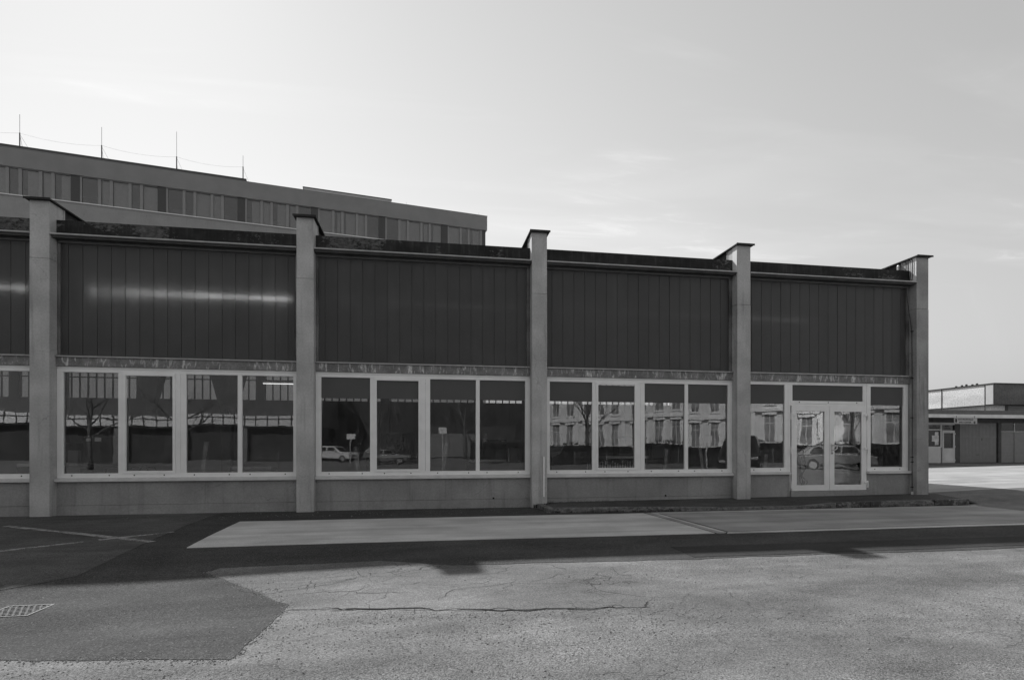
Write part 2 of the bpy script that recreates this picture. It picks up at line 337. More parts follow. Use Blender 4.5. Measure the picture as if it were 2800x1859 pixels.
def text(name, body, size, mat, parent, loc, rz=0.0, depth=0.004, sx=1.0):
    c = bpy.data.curves.new(name, 'FONT'); c.body = body; c.size = size; c.align_x = 'CENTER'; c.align_y = 'CENTER'; c.extrude = depth; c.resolution_u = 2
    t = bpy.data.objects.new(name, c); COL.objects.link(t)
    me = bpy.data.meshes.new_from_object(t.evaluated_get(bpy.context.evaluated_depsgraph_get())); bpy.data.objects.remove(t)
    me.materials.clear(); me.materials.append(MAT[mat])
    o = link(name, me, parent); o.location = loc; o.rotation_euler = (R(90), 0, rz); o.scale = (sx, 1, 1); return o

# ------------------------------------------------------------------ ground
def sstep(a, b, x):
    t = max(0.0, min(1.0, (x - a) / (b - a))); return t * t * (3 - 2 * t)
def gz(x, y):
    if x <= 13.2: a = 0.0
    elif x < 13.6: a = 0.16 * (x - 13.2) / 0.4
    elif x < 17: a = 0.16 + 0.11 * (x - 13.6) / 3.4
    elif x < 30: a = 0.27 + 0.22 * (x - 17) / 13
    else: a = 0.49
    return a * sstep(-1.2, 0.2, y) - 0.13 * math.exp(-((x + 3.7) / 2.6) ** 2 - ((y + 6.7) / 1.75) ** 2)   # shallow fall towards the drain
GR = (-4.03, -3.62, -6.745, -6.365)     # drain opening
xs = [-400, -120, -60, -30, -14, -10] + sorted([-9 + .3*i for i in range(36)] + [GR[0], GR[1]]) + [2.5, 4, 8, 13.2, 13.4, 13.6, 14.4, 15.2, 16, 17, 19, 22, 26, 30, 36, 60, 120, 400]
ys = [-400, -120, -60, -30, -14] + sorted([-11.4 + .3*i for i in range(29)] + [GR[2], GR[3]]) + [-2.5, -1.9, -1.2, -1.0, -0.8, -0.6, -0.4, -0.2, 0, 0.2, 0.5, 2, 5, 9, 14, 20, 40, 80, 400]
g = MB()
g.v = [(x, y, gz(x, y)) for y in ys for x in xs]; nx = len(xs)
for j in range(len(ys) - 1):
    for i in range(nx - 1):
        if GR[0]-1e-6 <= xs[i] < GR[1]-1e-6 and GR[2]-1e-6 <= ys[j] < GR[3]-1e-6: continue
        g.f.append((j*nx+i, j*nx+i+1, (j+1)*nx+i+1, (j+1)*nx+i))
ground = tag(g.build('ground', 'ground', None), kind='structure')

def ragged(poly, step=0.12, amp=0.012, keep=()):
    out = []
    n = len(poly)
    for i in range(n):
        a, b = Vector(poly[i]), Vector(poly[(i+1) % n]); L = (b - a).length; k = max(1, int(L / step)) if L < 30 else 1
        d = (b - a).normalized(); nr = Vector((-d.y, d.x)); wob = 0
        for j in range(k):
            p = a + (b - a) * (j / k)
            wob = wob * 0.6 + random.uniform(-amp, amp)
            out.append(p + nr * (wob if j else 0))
    return out
def sheet(name, poly, z, mat, hole=None, parent=None, step=0.12, amp=0.012, thick=None):
    P = ragged([tuple(p) for p in ragged(poly, step * 3.5, amp * 1.8)], step * .7, amp * .5) if amp else [Vector(p) for p in poly]
    loops = [[Vector((p.x, p.y, 0)) for p in P]]
    if hole: loops.append([Vector((x, y, 0)) for x, y in hole])
    flat = [p for l in loops for p in l]
    tris = tessellate_polygon(loops)
    m = MB(); m.v = [(p.x, p.y, z) for p in flat]
    for t in tris:
        a, b, c = (flat[i] for i in t)
        m.f.append(tuple(t) if (b - a).cross(c - a).z > 0 else tuple(reversed(t)))
    th = thick if thick else z + 0.002
    o = 0
    for l in loops:
        n = len(l); base = len(m.v); m.v += [(p.x, p.y, z - th) for p in l]
        for i in range(n): m.f.append((o + i, base + i, base + (i+1) % n, o + (i+1) % n))
        o += n
    me = m.mesh(name, mat)
    x0, x1 = min(p.x for p in flat), max(p.x for p in flat); y0, y1 = min(p.y for p in flat), max(p.y for p in flat)
    if x0 < 2.2 and y0 < -3.2:      # drape over the fall towards the drain
        bm = bmesh.new(); bm.from_mesh(me)
        for i in range(38):
            c = -9 + .3 * i
            if x0 < c < min(x1, 2.3): bmesh.ops.bisect_plane(bm, geom=bm.verts[:] + bm.edges[:] + bm.faces[:], plane_co=(c, 0, 0), plane_no=(1, 0, 0))
        for i in range(29):
            c = -11.4 + .3 * i
            if y0 < c < y1: bmesh.ops.bisect_plane(bm, geom=bm.verts[:] + bm.edges[:] + bm.faces[:], plane_co=(0, c, 0), plane_no=(0, 1, 0))
        for v in bm.verts: v.co.z += gz(min(v.co.x, 13.1), v.co.y)
        bm.to_mesh(me); bm.free()
    ob = link(name, me, parent)
    if parent is None: tag(ob, kind='structure')
    return ob
sheet('parking_asphalt', [(-40, -6.9), (-9, -6.2), (-4.459, -5.853), (-4.01, -5.395), (-4.01, -4.97), (-4.37, -0.8), (-4.33, 0.1), (-40, 0.1)], 0.008, 'park')
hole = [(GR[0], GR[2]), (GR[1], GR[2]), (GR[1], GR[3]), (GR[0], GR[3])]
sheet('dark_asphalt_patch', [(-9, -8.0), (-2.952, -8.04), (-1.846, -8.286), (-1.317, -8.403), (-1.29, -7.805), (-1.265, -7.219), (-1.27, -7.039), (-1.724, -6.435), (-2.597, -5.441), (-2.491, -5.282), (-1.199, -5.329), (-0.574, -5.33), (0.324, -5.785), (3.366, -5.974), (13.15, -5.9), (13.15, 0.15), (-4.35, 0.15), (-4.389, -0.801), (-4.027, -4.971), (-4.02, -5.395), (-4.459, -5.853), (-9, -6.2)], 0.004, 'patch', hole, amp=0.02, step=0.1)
sheet('cracked_asphalt_patch', [(-1.25, -7.2), (0.231, -7.568), (1.977, -7.803), (2.104, -7.368), (2.406, -6.0), (0.322, -5.78), (-0.567, -5.32), (-1.2, -5.32), (-2.48, -5.27), (-2.57, -5.45), (-1.26, -7.04)], 0.003, 'worn', amp=0.02)
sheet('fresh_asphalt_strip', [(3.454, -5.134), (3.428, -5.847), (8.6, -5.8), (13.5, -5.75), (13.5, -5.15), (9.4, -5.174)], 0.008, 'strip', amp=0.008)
sheet('concrete_slab', [(-3.365, -4.05), (4.70, -4.12), (4.612, -1.40), (-1.87, -1.42), (-3.5, -1.42)], 0.013, 'slab1', amp=0.006, step=0.3)
sheet('concrete_slab', [(4.75, -4.135), (4.87, -4.16), (4.77, -1.36), (4.665, -1.38)], 0.013, 'slab2', amp=0.002, step=0.4)
s2 = sheet('concrete_slab', [(5.02, -3.98), (13.1, -3.88), (13.1, -1.40), (4.94, -1.50)], 0.013, 'slab2', amp=0.002, step=0.5)
sheet('slab_edging', [(4.895, -4.165), (13.15, -4.06), (13.15, -3.955), (4.97, -4.055)], 0.015, 'slab1', amp=0.002, step=0.5, parent=s2)
sheet('slab_edging', [(4.80, -1.35), (4.86, -4.06), (4.945, -4.06), (4.875, -1.45), (13.15, -1.32), (13.15, -1.25)], 0.0145, 'slab1', amp=0.0, step=0.5, parent=s2)

yx = [13.65, 14.4, 15.2, 16, 17, 19, 22, 26, 30, 36, 60, 120]; yy_ = [0.5, 2, 5, 9, 10.4]
m = MB(); m.v = [(x, y, gz(x, y) + .005) for y in yy_ for x in yx]; n = len(yx)
m.f = [(j*n+i, j*n+i+1, (j+1)*n+i+1, (j+1)*n+i) for j in range(len(yy_)-1) for i in range(n-1)]
tag(m.build('yard_surface', 'yard'), kind='structure')  # paler yard sheet; the asphalt's sheen towards the sun is put in its colour

# worn cross painted on the parking bay
def stripe(pts, w):
    for (a, b) in zip(pts[:-1], pts[1:]):
        a, b = Vector(a), Vector(b); d = (b - a).normalized(); n = Vector((-d.y, d.x)) * w / 2
        o = sheet('road_marking', [a - n, b - n, b + n, a + n], 0.0115, 'paint', amp=0.008, step=0.06, thick=0.003)
stripe([(-7.46, -1.36), (-4.07, -3.5)], 0.105)
stripe([(-5.95, -4.12), (-5.086, -3.337)], 0.10)
stripe([(-4.955, -3.2), (-4.17, -2.56)], 0.10)

# cracks and scars in the asphalt
def crack(pts, w, name='asphalt_crack', z=0.0062):
    P = []
    for (a, b) in zip(pts[:-1], pts[1:]):
        a, b = Vector(a), Vector(b); k = max(2, int((b - a).length / 0.085))
        for j in range(k): P.append(a + (b - a) * j / k + Vector((random.uniform(-.05, .05), random.uniform(-.035, .035))))
    P.append(Vector(pts[-1]))
    m = MB(); ws = w
    for i, p in enumerate(P):
        d = (P[min(i+1, len(P)-1)] - P[max(i-1, 0)]).normalized(); n = Vector((-d.y, d.x))
        ws = max(0.1 * w, min(1.6 * w, ws + random.uniform(-.5, .5) * w)); e = ws * min(1, 4 * min(i, len(P)-1-i) / len(P) + 0.05)
        q = Vector((0, 0, z + gz(p.x, p.y))); m.v += [tuple((p - n * e / 2).to_3d() + q), tuple((p + n * e / 2).to_3d() + q)]
    m.f = [(2*i, 2*i+2, 2*i+3, 2*i+1) for i in range(len(P) - 1)]
    return m.build(name, 'crack', ground)
crack([(-1.25, -7.2), (-0.6, -7.36), (0.25, -7.56), (0.9, -7.66)], 0.040)
crack([(0.2, -7.59), (0.75, -7.66), (1.1, -7.70), (1.95, -7.79)], 0.014)
crack([(-1.0, -7.24), (-0.5, -7.36), (0.1, -7.50)], 0.02)
for p, w in [([(-2.2, -6.0), (-1.7, -6.55), (-0.9, -6.3), (-0.1, -6.15)], .012), ([(-0.5, -6.1), (0.1, -6.35), (0.3, -6.0), (0.5, -5.85)], .012), ([(-0.9, -6.9), (-0.4, -6.6), (-0.2, -6.2), (0.2, -6.1)], .010), ([(0.0, -7.45), (0.25, -6.9), (0.9, -6.75), (1.6, -6.9)], .010), ([(1.0, -6.6), (0.7, -7.1), (0.9, -7.6)], .010), ([(2.1, -6.1), (2.2, -6.7), (1.95, -7.4), (1.7, -7.7)], .012), ([(-1.6, -6.7), (-1.0, -6.65), (-0.4, -6.85), (0.2, -7.0)], .012), ([(-0.7, -5.9), (-0.6, -6.5), (-0.95, -7.2)], .009)]:
    crack(p, w * .4)

# drain
dr = thing('drain_grate', 'iron drain grate with staggered slots set in the dark asphalt at the left edge', 'drain grate', loc=((GR[0]+GR[1])/2, (GR[2]+GR[3])/2, gz((GR[0]+GR[1])/2, (GR[2]+GR[3])/2) + 0.009))
hw, hd = (GR[1]-GR[0])/2 - 0.002, (GR[3]-GR[2])/2 - 0.002
m = MB(); t = 0.022
m.box(-hw, hw, -hd, -hd+t, -0.03, 0.0); m.box(-hw, hw, hd-t, hd, -0.03, 0.0); m.box(-hw, -hw+t, -hd+t, hd-t, -0.03, 0.0); m.box(hw-t, hw, -hd+t, hd-t, -0.03, 0.0)
m.build('frame', 'iron', dr)
rows = 7; rh = 2 * (hd - t) / rows
for r in range(1, rows): bx('bar', 'iron', dr, -hw+t, hw-t, -hd+t+r*rh-0.0065, -hd+t+r*rh+0.0065, -0.03, -0.001)
m = MB()
for r in range(rows):
    y0 = -hd + t + r*rh + (0.0065 if r else 0); y1 = -hd + t + (r+1)*rh - (0.0065 if r < rows-1 else 0)
    k = 0.02 + (0.026 if r % 2 else 0.0)
    while k < 2 * (hw - t) - 0.02:
        bx('cross_bar', 'iron', dr, -hw+t+k, -hw+t+k+0.009, y0, y1, -0.03, -0.0015); k += 0.052
m = MB(); q = 0.5
for a in ((-hw, hw, -hd, -hd-.01), (-hw, hw, hd, hd+.01)): m.box(a[0], a[1], min(a[2:]), max(a[2:]), -q, -0.031)
m.box(-hw-.01, -hw, -hd, hd, -q, -0.031); m.box(hw, hw+.01, -hd, hd, -q, -0.031); m.box(-hw, hw, -hd, hd, -q-.02, -q)
m.build('shaft', 'roof', dr)

# ------------------------------------------------------------------ pavement with kerb
kerb_pts = [(2.56, -0.03), (2.62, -0.95), (3.6, -1.03), (4.6, -1.09), (5.6, -1.12), (6.6, -1.13), (7.6, -1.13), (8.6, -1.12), (9.5, -1.12), (10.4, -1.12), (11.3, -1.11), (12.2, -1.10), (13.2, -1.08)]
kz = [0.10, 0.10, 0.10, 0.10, 0.085, 0.06, 0.06, 0.065, 0.115, 0.14, 0.14, 0.14, 0.14]
wz = [0.10, 0.10, 0.105, 0.115, 0.125, 0.13, 0.14, 0.145, 0.15, 0.155, 0.16, 0.165, 0.17]
m = MB()
for i in range(1, len(kerb_pts)):
    x, y = kerb_pts[i]; m.v += [(max(x, 2.74), y + 0.125, kz[i] - 0.006), (max(x, 2.74), 0.21, wz[i])]
m.v += [(13.62, -0.955, 0.03), (13.62, 0.21, 0.172)]
for i in range(len(m.v)//2 - 1): m.f.append((2*i, 2*i+2, 2*i+3, 2*i+1))
pav = tag(m.build('pavement', 'pave', None), kind='structure')
for i in range(1, len(kerb_pts) - 1):
    (x0, y0), (x1, y1) = kerb_pts[i], kerb_pts[i+1]; gap = 0.006; w = 0.13
    za, zb = kz[i] + random.uniform(-.006, .006), kz[i+1] + random.uniform(-.006, .006); jy = random.uniform(-.012, .012)
    MB().hexa([(x0+gap, y0+jy, -.05), (x1-gap, y1+jy, -.05), (x1-gap, y1+w, -.05), (x0+gap, y0+w, -.05), (x0+gap, y0+jy+.012, za), (x1-gap, y1+jy+.012, zb), (x1-gap, y1+w, zb+.004), (x0+gap, y0+w, za+.004)]).build('kerb_stone', 'kerb', pav, 0.012)
MB().hexa([(2.60, -0.945, -.05), (2.75, -0.82, -.05), (2.70, -0.03, -.05), (2.56, -0.03, -.05), (2.605, -0.945, .10), (2.75, -0.82, .104), (2.70, -0.03, .104), (2.565, -0.03, .10)]).build('kerb_stone', 'kerb', pav, 0.012)

# ------------------------------------------------------------------ the hall
hall = thing('workshop_hall', 'long low workshop hall with pale concrete pillars, dark upper cladding and aluminium windows', 'building')
PX = [-13.14, -7.971, -2.803, 2.447, 7.668, 12.829]; PW = 0.365; ZT = 6.457
DEPTH = 15.0; XL = -23.9
PXL = [-23.48, -18.31]
for i, x in enumerate(PX):
    zb = -0.15
    zj = (5.2, 5.28, 5.12, 5.02, 4.98, 5.08)[i]
    p = MB().box(x, x+PW, 0.0, 0.45, zb, zj).box(x+.002, x+PW-.002, 0.003, 0.448, zj+.003, ZT).build('pillar', 'pillar_stained' if i == 5 else 'pillar', hall, bevel=0.010)
    MB().box(x-0.055, x+PW+0.055, -0.075, DEPTH, ZT+0.001, ZT+0.026).build('cap', 'cap', p)
    MB().box(x-0.062, x+PW+0.062, -0.082, -0.0755, ZT-0.012, ZT+0.034).build('cap_edge', 'cap', p)
    bx('roof_beam', 'beam', p, x+0.03, x+PW-0.03, 0.4505, DEPTH-.05, 5.9, ZT)
    if i > 2: bx('sunlit_side_tint', 'white', p, x-.004, x-.0005, .012, .208, 5.818, ZT-.002)  # white plate puts the sunlit look of the upper side face into colour
    bx('flashing_strip', 'flash', p, x-0.008, x+PW+0.008, 0.42, 0.47, 6.16, ZT-0.001)
# roof and outer walls
bx('front_wall', 'plinth', hall, XL, PX[0]-.002, 0.22, 0.44, -0.1, 6.157)
bx('roof', 'roof', hall, XL, PX[-1]+PW-.03, 0.37, DEPTH, 5.84, 5.98)
bx('side_wall', 'plinth', hall, PX[-1]+PW-0.20, PX[-1]+PW-0.005, 0.452, DEPTH-.01, -0.1, 5.838)
bx('side_wall', 'plinth', hall, XL, XL+.2, 0.452, DEPTH-.01, -0.1, 5.838)
bx('back_wall', 'inner', hall, XL+.21, PX[-1]+PW-.21, DEPTH-.25, DEPTH-.02, -0.1, 3.66)
bx('back_wall', 'inner', hall, XL+.21, PX[-1]+PW-.21, DEPTH-.25, DEPTH-.02, 4.86, 5.838)
PA = PXL + PX
for i in range(7):
    a, c = PA[i] + PW + .02, PA[i+1] - .02
    bx('back_pier', 'inner', hall, c, c + PW + .04, DEPTH-.24, DEPTH-.03, 3.661, 4.859) if i < 6 else None
    m = MB(); nb = 14; st = (c - a) / nb
    for j in range(nb + 1): m.box(a + j*st - .025, a + j*st + .025, DEPTH-.16, DEPTH-.10, 3.661, 4.859)
    m.box(a, c, DEPTH-.155, DEPTH-.105, 4.58, 4.63)
    cw = m.build('clerestory_frame', 'dark', hall)
    for j in range(nb): bx('pane', 'glass_off', cw, a + j*st + .025, a + (j+1)*st - .025, DEPTH-.135, DEPTH-.13, 3.661, 4.859)
bx('floor', 'floor', hall, XL+.21, PX[-1]+PW-.21, 0.42, DEPTH-.26, 0.0, 0.24)

# shared cladding sheet: flat face with a recessed lap on one side
CW = 0.2737
def clad_mesh(w, h):
    m = MB(); f = w - 0.012 if w > .05 else w
    prof = [(0, 0.0), (f, 0.0), (f, 0.014), (w, 0.014), (w, 0.022), (0, 0.022)]
    n = len(prof)
    m.v = [(x, y, 0) for x, y in prof] + [(x, y, h) for x, y in prof]
    m.f = [(i, (i+1) % n, (i+1) % n + n, i+n) for i in range(n)]
    return m.mesh('cladding_panel', 'clad')
CZ0, CZ1 = 3.335, 5.69
full = clad_mesh(CW, CZ1 - CZ0)
def holes(fr, xs_, z, y=0.2165):
    for x in xs_:
        MB().tube([(x, y, z), (x, y + 0.02, z)], 0.013, 10).build('drain_hole', 'hole', fr)
def pane(fr, x0, x1, z0, z1, y=0.262, mat='glass', name='pane'):
    w, h = (x1 - x0) / 2, (z1 - z0) / 2
    o = bx(name, mat, fr, -w, w, 0, .006, -h, h); o.location = (x0 + w, y, z0 + h)
    o.rotation_euler = (random.uniform(-.004, .004), 0, random.uniform(-.005, .005)); return o
def blindp(fr, x0, x1, z1, zb=2.53, y=0.246):
    return bx('blind', 'blind', fr, x0, x1, y, y + 0.009, zb, z1)

for b in range(5):
    L, Rr = PX[b] + PW, PX[b+1]; W = Rr - L
    # upper zone
    bx('fascia', 'fascia', hall, L+.001, Rr-.001, 0.212, 0.36, 5.80, 6.157)
    bx('eave_flashing', 'flash', hall, L+.004, Rr-.004, -0.006, 0.211, 5.783, 5.814)
    bx('eave_soffit', 'soffit', hall, L+.002, Rr-.002, 0.05, 0.30, 5.738, 5.782)
    bx('head_rail', 'rail', hall, L+.003, Rr-.003, 0.215, 0.33, 5.691, 5.737)
    jl, jr = 0.056, 0.08
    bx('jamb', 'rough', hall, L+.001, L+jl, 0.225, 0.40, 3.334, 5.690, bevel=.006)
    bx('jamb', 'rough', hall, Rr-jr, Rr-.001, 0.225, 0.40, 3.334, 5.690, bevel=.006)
    a, e = L + jl + .001, Rr - jr - .001
    first = 0.143 if b != 3 else 0.12
    o = link('cladding_panel', clad_mesh(first, CZ1 - CZ0), hall); o.location = (a, 0.26, CZ0)
    x = a + first + 0.0005
    while x + CW < e:
        o = link('cladding_panel', full, hall); o.location = (x, 0.26 + random.uniform(-.0015, .0015), CZ0); o.rotation_euler = (random.uniform(-.0006, .0006), 0, random.uniform(-.004, .004)); x += CW
    o = link('cladding_panel', clad_mesh(e - x, CZ1 - CZ0), hall); o.location = (x, 0.26, CZ0)
    bx('ledge', 'flash', hall, L+.003, Rr-.003, 0.150, 0.30, 3.303, 3.333)
    bx('lintel', 'lintel', hall, L+.002, Rr-.002, 0.185, 0.41, 3.116, 3.302, bevel=.004)
    if b < 4:
        k = W / 4.85
        X = lambda v: L + v * k
        sill = MB().box(L+.002, Rr-.002, 0.135, 0.30, 0.703, 0.765).box(L+.01, Rr-.01, 0.175, 0.30, 0.7655, 0.782).build('sill', 'sill', hall, 0.004)
        cuts = [L+.001] + [L + W*f for f in ((.48,), (.6,), (.59, .62, .81), (.6, .64, .83))[b]] + [Rr-.001]
        for c0, c1 in zip(cuts[:-1], cuts[1:]): bx('plinth', 'plinth', hall, c0+.0012, c1-.0012, 0.222 + random.uniform(-.0008, .0008), 0.41, 0.205, 0.702, bevel=.002)
        for f, dk in (((.2, 0), (.55, 0)), ((.75, 0), (.4, 0)), ((.13, 0), (.47, 0), (.63, 0), (.82, 1)), ((.47, 0), (.63, 1), (.93, 0)))[b]:
            MB().tube([(L+W*f, .212, .225), (L+W*f, .224, .225)], .022, 14).build('anchor_cap', 'hole' if dk else 'plinth', hall)
        bx('plinth_base', 'plinth', hall, L+.001, Rr-.001, 0.216, 0.41, -0.12, 0.200, bevel=.004)
        f0, f1, g0, g1 = 0.783, 3.115, 0.873, 2.998
        m = MB(); y0, y1 = 0.222, 0.30
        m.box(X(0)+.002, X(4.85)-.002, y0, y1, f0, g0); m.box(X(0)+.002, X(4.85)-.002, y0, y1, g1, 3.068); m.box(X(0)+.002, X(4.85)-.002, y0+.003, y1, 3.071, f1)
        for u0, u1 in ((0.002, .115), (1.172, 1.262), (2.305, 2.404), (2.408, 2.512), (3.565, 3.655), (4.735, 4.848)): m.box(X(u0), X(u1), y0+.001, y1, g0+.0005, g1-.0005)
        fr = m.build('window_frame', 'frame', hall, 0.003)
        m = MB(); ya, yb = 0.206, 0.262; s0, s1, z0, z1 = X(1.263), X(2.304), g0-.008, g1+.004; w = .056
        m.box(s0, s1, ya, yb, z0, z0+w); m.box(s0, s1, ya, yb, z1-w, z1); m.box(s0, s0+w, ya, yb, z0+w, z1-w); m.box(s1-w, s1, ya, yb, z0+w, z1-w)
        m.build('sash', 'frame', fr, 0.003)
        for q, (u0, u1) in enumerate(((.115, 1.172), (1.319, 2.248), (2.512, 3.565), (3.655, 4.735))):
            lo, hi = (g0, g1) if q != 1 else (g0 + .048, g1 - .052)
            pane(fr, X(u0), X(u1), lo, hi, 0.266)
            if b >= 2: blindp(fr, X(u0)+.001, X(u1)-(.001 if q < 3 else .02), hi - .002 - (.012 if (b, q) == (3, 1) else 0), y=0.252)
            holes(fr, (X(u0 + .17), X(u1 - .17)), 0.83)
    else:
        # entrance bay
        for x0, x1 in ((L, 9.228), (11.532, Rr)):
            bx('sill', 'sill', hall, x0+.002, x1+(.03 if x0 == L else -.002), 0.135, 0.30, 0.725, 0.788, bevel=.004)
            bx('plinth', 'plinth', hall, x0+.001, x1-.001 if x0 > 9 else x1+.05, 0.222, 0.41, 0.0, 0.724)
        for x0, x1, p0, p1 in ((L+.002, 9.226, L+.11, 9.135), (11.534, Rr-.04, 11.651, 12.652)):
            m = MB(); y0, y1 = 0.222, 0.30
            m.box(x0, x1, y0, y1, 0.789, 0.895); m.box(x0, x1, y0, y1, 3.03, 3.114); m.box(x0, p0, y0+.001, y1, .8955, 3.0295); m.box(p1, x1, y0+.001, y1, .8955, 3.0295)
            fr = m.build('window_frame', 'frame', hall, 0.003)
            pane(fr, p0, p1, .895, 3.03); blindp(fr, p0+.001, p1-.015, 3.027, 2.54); holes(fr, (p0 + .12, p1 - .12), 0.845)
        bx('wall_return', 'plinth', hall, Rr-.038, Rr-.001, 0.222, 0.41, .79, 3.115)
        m = MB(); y0, y1 = 0.225, 0.30
        m.box(9.232, 11.528, y0, y1, 3.036, 3.114); m.box(9.30, 11.46, y0, y1, 2.55, 2.628); m.box(9.30, 11.46, y0+.002, y1, 2.497, 2.546)
        m.box(9.232, 9.298, y0+.001, y1, .30, 3.0355); m.box(11.462, 11.528, y0+.001, y1, .30, 3.0355); m.box(9.2985, 9.36, y0+.002, y1, 2.6285, 3.0355); m.box(11.42, 11.4615, y0+.002, y1, 2.6285, 3.0355)
        df = m.build('door_frame', 'frame', hall, 0.003)
        bx('transom_panel', 'blind', df, 9.36, 11.42, .25, .26, 2.628, 3.036)
        holes(df, (9.55, 10.39, 11.23), 2.59)
        bx('threshold', 'plinth', hall, 9.29, 11.51, 0.18, 0.30, 0.05, 0.285, bevel=.008)
        for x0, x1, h0 in ((9.325, 10.408, 9.325), (10.416, 11.505, 11.505)):
            m = MB(); ya, yb = 0.200, 0.262; w = .14
            m.box(x0, x1, ya, yb, .295, .441); m.box(x0, x1, ya, yb, 2.355, 2.493); m.box(x0, x0+w, ya+.0015, yb, .4415, 2.3545); m.box(x1-w, x1, ya+.0015, yb, .4415, 2.3545)
            d = m.build('door', 'frame', hall, 0.003)
            pane(d, x0+w, x1-w, .441, 2.355, .226, 'glass_door', 'glass_pane')
            for z in (.47, 1.36, 2.24):
                s = 1 if h0 < 10 else -1
                a, c = sorted((h0 - s*.012, h0 + s*.07)); u, v = sorted((h0 - s*.014, h0 - s*.034))
                MB().box(a, c, .175, .199, z, z+.055).box(u, v, .17, .225, z-.11, z+.07).build('hinge', 'frame', d, .004)
            if h0 > 11:
                hx = x0 + .055
                MB().box(hx-.02, hx+.02, .185, .199, 1.24, 1.52).build('handle_plate', 'steel', d, .006)
                pts = [(hx, .186, 1.475), (hx, .13, 1.475)] + [(hx + .02 + .085*math.sin(q), .13, 1.415 + .06*math.cos(q)) for q in [math.pi*i/8 for i in range(9)]] + [(hx, .13, 1.355), (hx, .186, 1.355)]
                MB().tube(pts, .0125, 8).build('handle', 'steel', d, smooth=True)
                MB().tube([(hx, .184, 1.27), (hx, .17, 1.27)], .014, 10).build('lock_cylinder', 'dark', d)
# metal strip on the third pillar, lightning conductor beside the last pillar
m = MB(); m.box(2.712, 2.745, -0.035, -0.002, 0.26, 1.20)
m.build('metal_strip', 'frame', hall, .006)
cx = 12.80
m = MB(); m.tube([(cx-.1, .19, 5.68), (cx-.07, .16, 5.2), (cx-.005, .12, 4.55), (cx, .11, 3.0), (cx+.004, .11, 1.5), (cx-.004, .11, .9), (cx, .11, .17)], .0075, 6)
cd = m.build('conductor_cable', 'cable', hall)
for z in (4.5, 3.25, 2.2, 1.15, 1.02, .35): bx('clip', 'cable', cd, cx-.03, cx+.028, .095, .13, z, z+.02)
bx('cable_end', 'white', cd, cx-.015, cx+.02, .09, .13, .12, .24)
m = MB()
for q in (0.1, 0.16, .3):
    m.tube([(cx+.005, q+.03, 5.82), (cx+.01, q, 6.1), (cx+.008, q, 6.36), (cx, q+.02, 6.43), (cx+.02, q+.08, 6.452)], .008, 6)
m.build('conductor_cable', 'cable', hall)
bx('downpipe', 'flash', hall, cx-.05, cx+.025, .47, .55, 6.0, 6.40, bevel=.02)

# unseen glowing tubes added for the bright streaks on the cladding
TUBES = [(0, PX[0]+.6, PX[1]-.2, 26), (1, -7.0, -2.95, 30), (2, -2.1, 2.2, 0.9), (3, 3.2, 7.4, 0.8), (4, 8.1, 9.9, 2.2)]
NAMES = ['bay cut by the left edge', 'first full bay', 'second full bay', 'third full bay', 'entrance bay']
for i, x0, x1, s in TUBES:
    back = (.10, 0, .012) if i < 4 else (0, 0, .15)
    mt = emit('tube_glow_%d' % i, 1.0, s)
    o = MB().tube([(x0 + (x1-x0)*q/12, .324 + back[0]*max(0, 1-q/9)**2 + back[2]*max(0, (q-9)/3)**2, 4.72) for q in range(13)], .010, 8).build('glow_tube', mt)
    tag(o, 'unseen glowing tube added behind the dark cladding of the ' + NAMES[i], 'glow tube', 'glow tubes added behind the cladding')

# ------------------------------------------------------------------ inside the hall
FZ = 0.24
def cabinet(loc, label):
    t = thing('control_cabinet', label, 'cabinet', loc=loc)
    bx('post', 'dark', t, -.09, .09, -.07, .07, 0, .75); bx('foot', 'dark', t, -.25, .25, -.2, .2, 0, .05); bx('housing', 'dark', t, -.33, .33, -.13, .13, .75, 1.45, bevel=.02)
    bx('sticker', 'white', t, -.06, .08, -.136, -.131, 1.33, 1.42); bx('sticker', 'white', t, -.25, -.15, -.136, -.131, 1.33, 1.40); bx('shelf', 'dark', t, -.42, .33, -.16, .16, .68, .74)
cabinet((-7.9, 2.3, FZ), 'dark control cabinet on a post behind the leftmost full window bay')
t = thing('pallet_stack', 'stack of flat wooden slats behind the third pane of the first full bay', 'slat stack', loc=(-4.6, 3.2, FZ))
for i in range(7): bx('slat', 'wood', t, -.5, .5, -.3, .3, .1*i, .1*i+.05)
t = thing('saw_horse', 'thin bent-tube stand on the hall floor behind the opening window', 'stand', loc=(-6.6, 1.6, FZ))
MB().tube([(-.32, 0, 0), (-.35, 0, .55), (-.25, 0, .72), (.05, 0, .72), (.1, 0, .6), (.3, 0, 0)], .014, 6).build('tube_frame', 'cable', t); MB().tube([(-.3, .4, 0), (-.33, .4, .55), (-.24, .4, .7), (.05, .4, .7), (.1, .4, .58), (.3, .4, 0)], .014, 6).build('tube_frame', 'cable', t)
t = thing('leaning_board', 'large white board leaning inside behind the left door leaf', 'board', loc=(10.1, .36, FZ)); bx('panel', 'board', t, -.75, .45, 0, .03, 0, 1.15)
t = thing('cable_bundle', 'tangled black cables hanging inside the left door leaf', 'cable', loc=(9.75, .31, FZ))
for j in range(6):
    p = [(random.uniform(-.05, .05), 0, 1.25)]; 
    for z in (1.05, .85, .62, .45, .28, .05): p.append((random.uniform(-.13, .1), random.uniform(-.015, .02), z))
    MB().tube(p, .009, 5).build('cable', 'cable', t)
